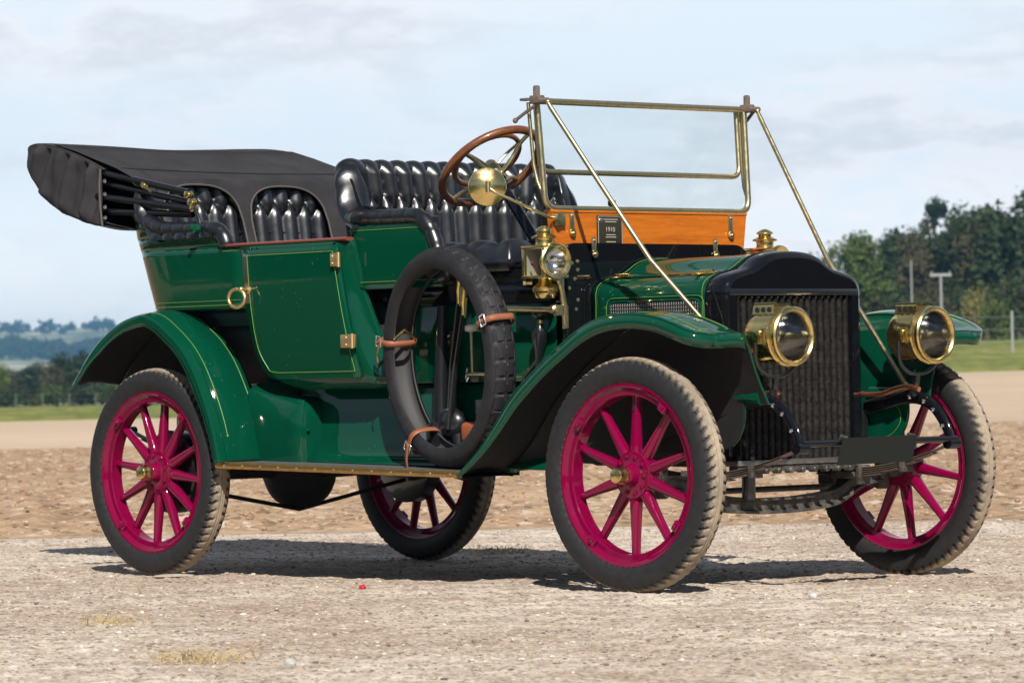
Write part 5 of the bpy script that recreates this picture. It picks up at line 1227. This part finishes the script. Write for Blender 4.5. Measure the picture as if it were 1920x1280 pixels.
# ---- spare tyre strapped to the running board (a thing of its own)
SP = np.array([-1.055, -.690, .876])
sp = tyre_mesh(MB(), 'block', .430, .058).build('spare_tyre', SPARE, None, 30)
inn = MB().lathe([(-.043, .346), (-.038, .347), (-.042, .356), (-.049, .372), (-.047, .390), (-.034, .404), (0, .410), (.034, .404), (.047, .390), (.049, .372), (.042, .356), (.038, .347), (.043, .346)], ax=(0, 1, 0), n=96); inn.build('tyre_lining', LINING, sp)
tag(sp, 'bare black spare tyre strapped upright on the running board', 'tyre')
sp.location = SP; sp.rotation_euler = (Matrix.Rotation(R(-11), 3, 'Z') @ Matrix.Rotation(R(3), 3, 'X') @ Matrix.Rotation(.04, 3, 'Y')).to_euler()
def strap(th, tail):
    """leather strap round the tyre section at angle th, with its buckle; tyre axis is y"""
    er = np.array([cos(th), 0, sin(th)]); et = np.array([-sin(th), 0, cos(th)]); ey = np.array([0, 1., 0])
    P = [(.069, .374), (.066, .405), (.050, .432), (.025, .4395), (-.025, .4395), (-.050, .432), (-.066, .405), (-.069, .374), (-.062, .352), (-.040, .338), (0, .334), (.040, .338), (.062, .352)]
    q = cr(np.array([er*r+ey*y for y, r in P]), 4, closed=True)
    rows = [[p-et*.012, p+et*.012] for p in q]; o = MB().grid(rows+[rows[0]]).build('strap', STRAP, sp, 60, solid=.004, off=1)
    b = MB(); c = er*.412-ey*.067
    loop = [c+et*a+(-ey*.006)+er*bb for a, bb in ((-.02, -.018), (.02, -.018), (.02, .018), (-.02, .018))]; b.tube(rpath(loop+[loop[0]], .004, 3), .0032, 8); b.tube([c-er*.018-ey*.008, c+er*.016-ey*.010], .0025, 6); b.build('buckle', NICKEL, o)
    if tail:
        t_ = cr([c-ey*.006, c-ey*.012-er*.02, c-ey*.016+np.array([0, 0, -.05]), c-ey*.012+np.array([.004, 0, -.085])], 5); MB().grid([[p-et*.011, p+et*.011] for p in t_]).build('strap_tail', STRAP, o, 60, solid=.003)
    return o
strap(R(22), False); strap(R(172), True); strap(R(238), True)
MB().tube([(-.330, -.05, .065), (-.330, .0, .100), (-.330, .05, .065)], .007, 8).build('strap_ring', BRASS, sp)

# ---- small things lying on the ground
def gz(x, y): return float(.010*fbm(np.array(x*.9), np.array(y*.9), 3, 11)+.010*fbm(np.array(x*7), np.array(y*7), 3, 12)+.004)
def rock(name, label, cat, loc, dims, col, seed):
    g = np.random.default_rng(seed); bm = bmesh.new(); bmesh.ops.create_icosphere(bm, subdivisions=2, radius=1)
    for v in bm.verts: v.co = Vector((v.co.x*dims[0], v.co.y*dims[1], v.co.z*dims[2]))*(1+.22*(g.random()-.5))
    me = bpy.data.meshes.new(name); bm.to_mesh(me); bm.free(); m = MT(name+' surface', col, .8, spec=.3); m.set('Base Color', m.mix(m.noise(60, 5), tuple(.6*c for c in col[:3]), tuple(min(1, 1.25*c) for c in col[:3]))); me.materials.append(m.m)
    o = bpy.data.objects.new(name, me); COL.objects.link(o); o.location = (loc[0], loc[1], gz(*loc)+dims[2]*.30+.003); o.rotation_euler = (0, 0, seed); return tag(o, label, cat)
rock('stone', 'grey white stone lying near the bottom edge of the photo', 'stone', (1.88, -3.925), (.020, .017, .016), (.50, .49, .47), 3)
rock('stone', 'pale bluish stone on the track in front of the far front wheel', 'stone', (.80, -.65), (.018, .014, .013), (.52, .53, .56), 6)
rock('flat_stone', 'flat pale slab chip lying against the near rear tyre', 'stone', (-2.60, -.84), (.085, .035, .010), (.40, .36, .31), 1)
rock('red_scrap', 'tiny bright red scrap lying on the gravel', 'scrap', (-1.18, -1.04), (.020, .013, .010), (.62, .025, .045), 9)
STRAW = MT('dry straw grass', (.46, .34, .13), .85)
def tuft_grass(loc, n, seed, label, sp=.17):
    g = np.random.default_rng(seed); b = MB()
    for _ in range(n):
        a, r = g.uniform(0, 2*pi), sp*g.random()**.6; p = np.array([r*cos(a), r*sin(a), 0]); d = np.array([g.normal()*.05, g.normal()*.05, g.uniform(.012, .055)]); wv_ = unit((g.normal(), g.normal(), 0))*.0016
        b.add([p-wv_, p+wv_, p+d*.6+wv_*.7, p+d*.6-wv_*.7, p+d*[1.35, 1.35, .82]], [(0, 1, 2, 3), (3, 2, 4)])
    o = b.build('dry_grass_tuft', STRAW, None, 0, fixn=False); o.location = (*loc, gz(*loc)); return tag(o, label, 'grass tuft')
tuft_grass((1.516, -3.955), 150, 2, 'dry straw coloured grass tuft near the bottom edge, left of the grey white stone')
tuft_grass((-.19, -2.98), 70, 4, 'thin patch of dry grass at the far left of the track', .12)
tuft_grass((-3.0, 1.28), 160, 5, 'dry grass clump on the track beside the far rear wheel', .22)
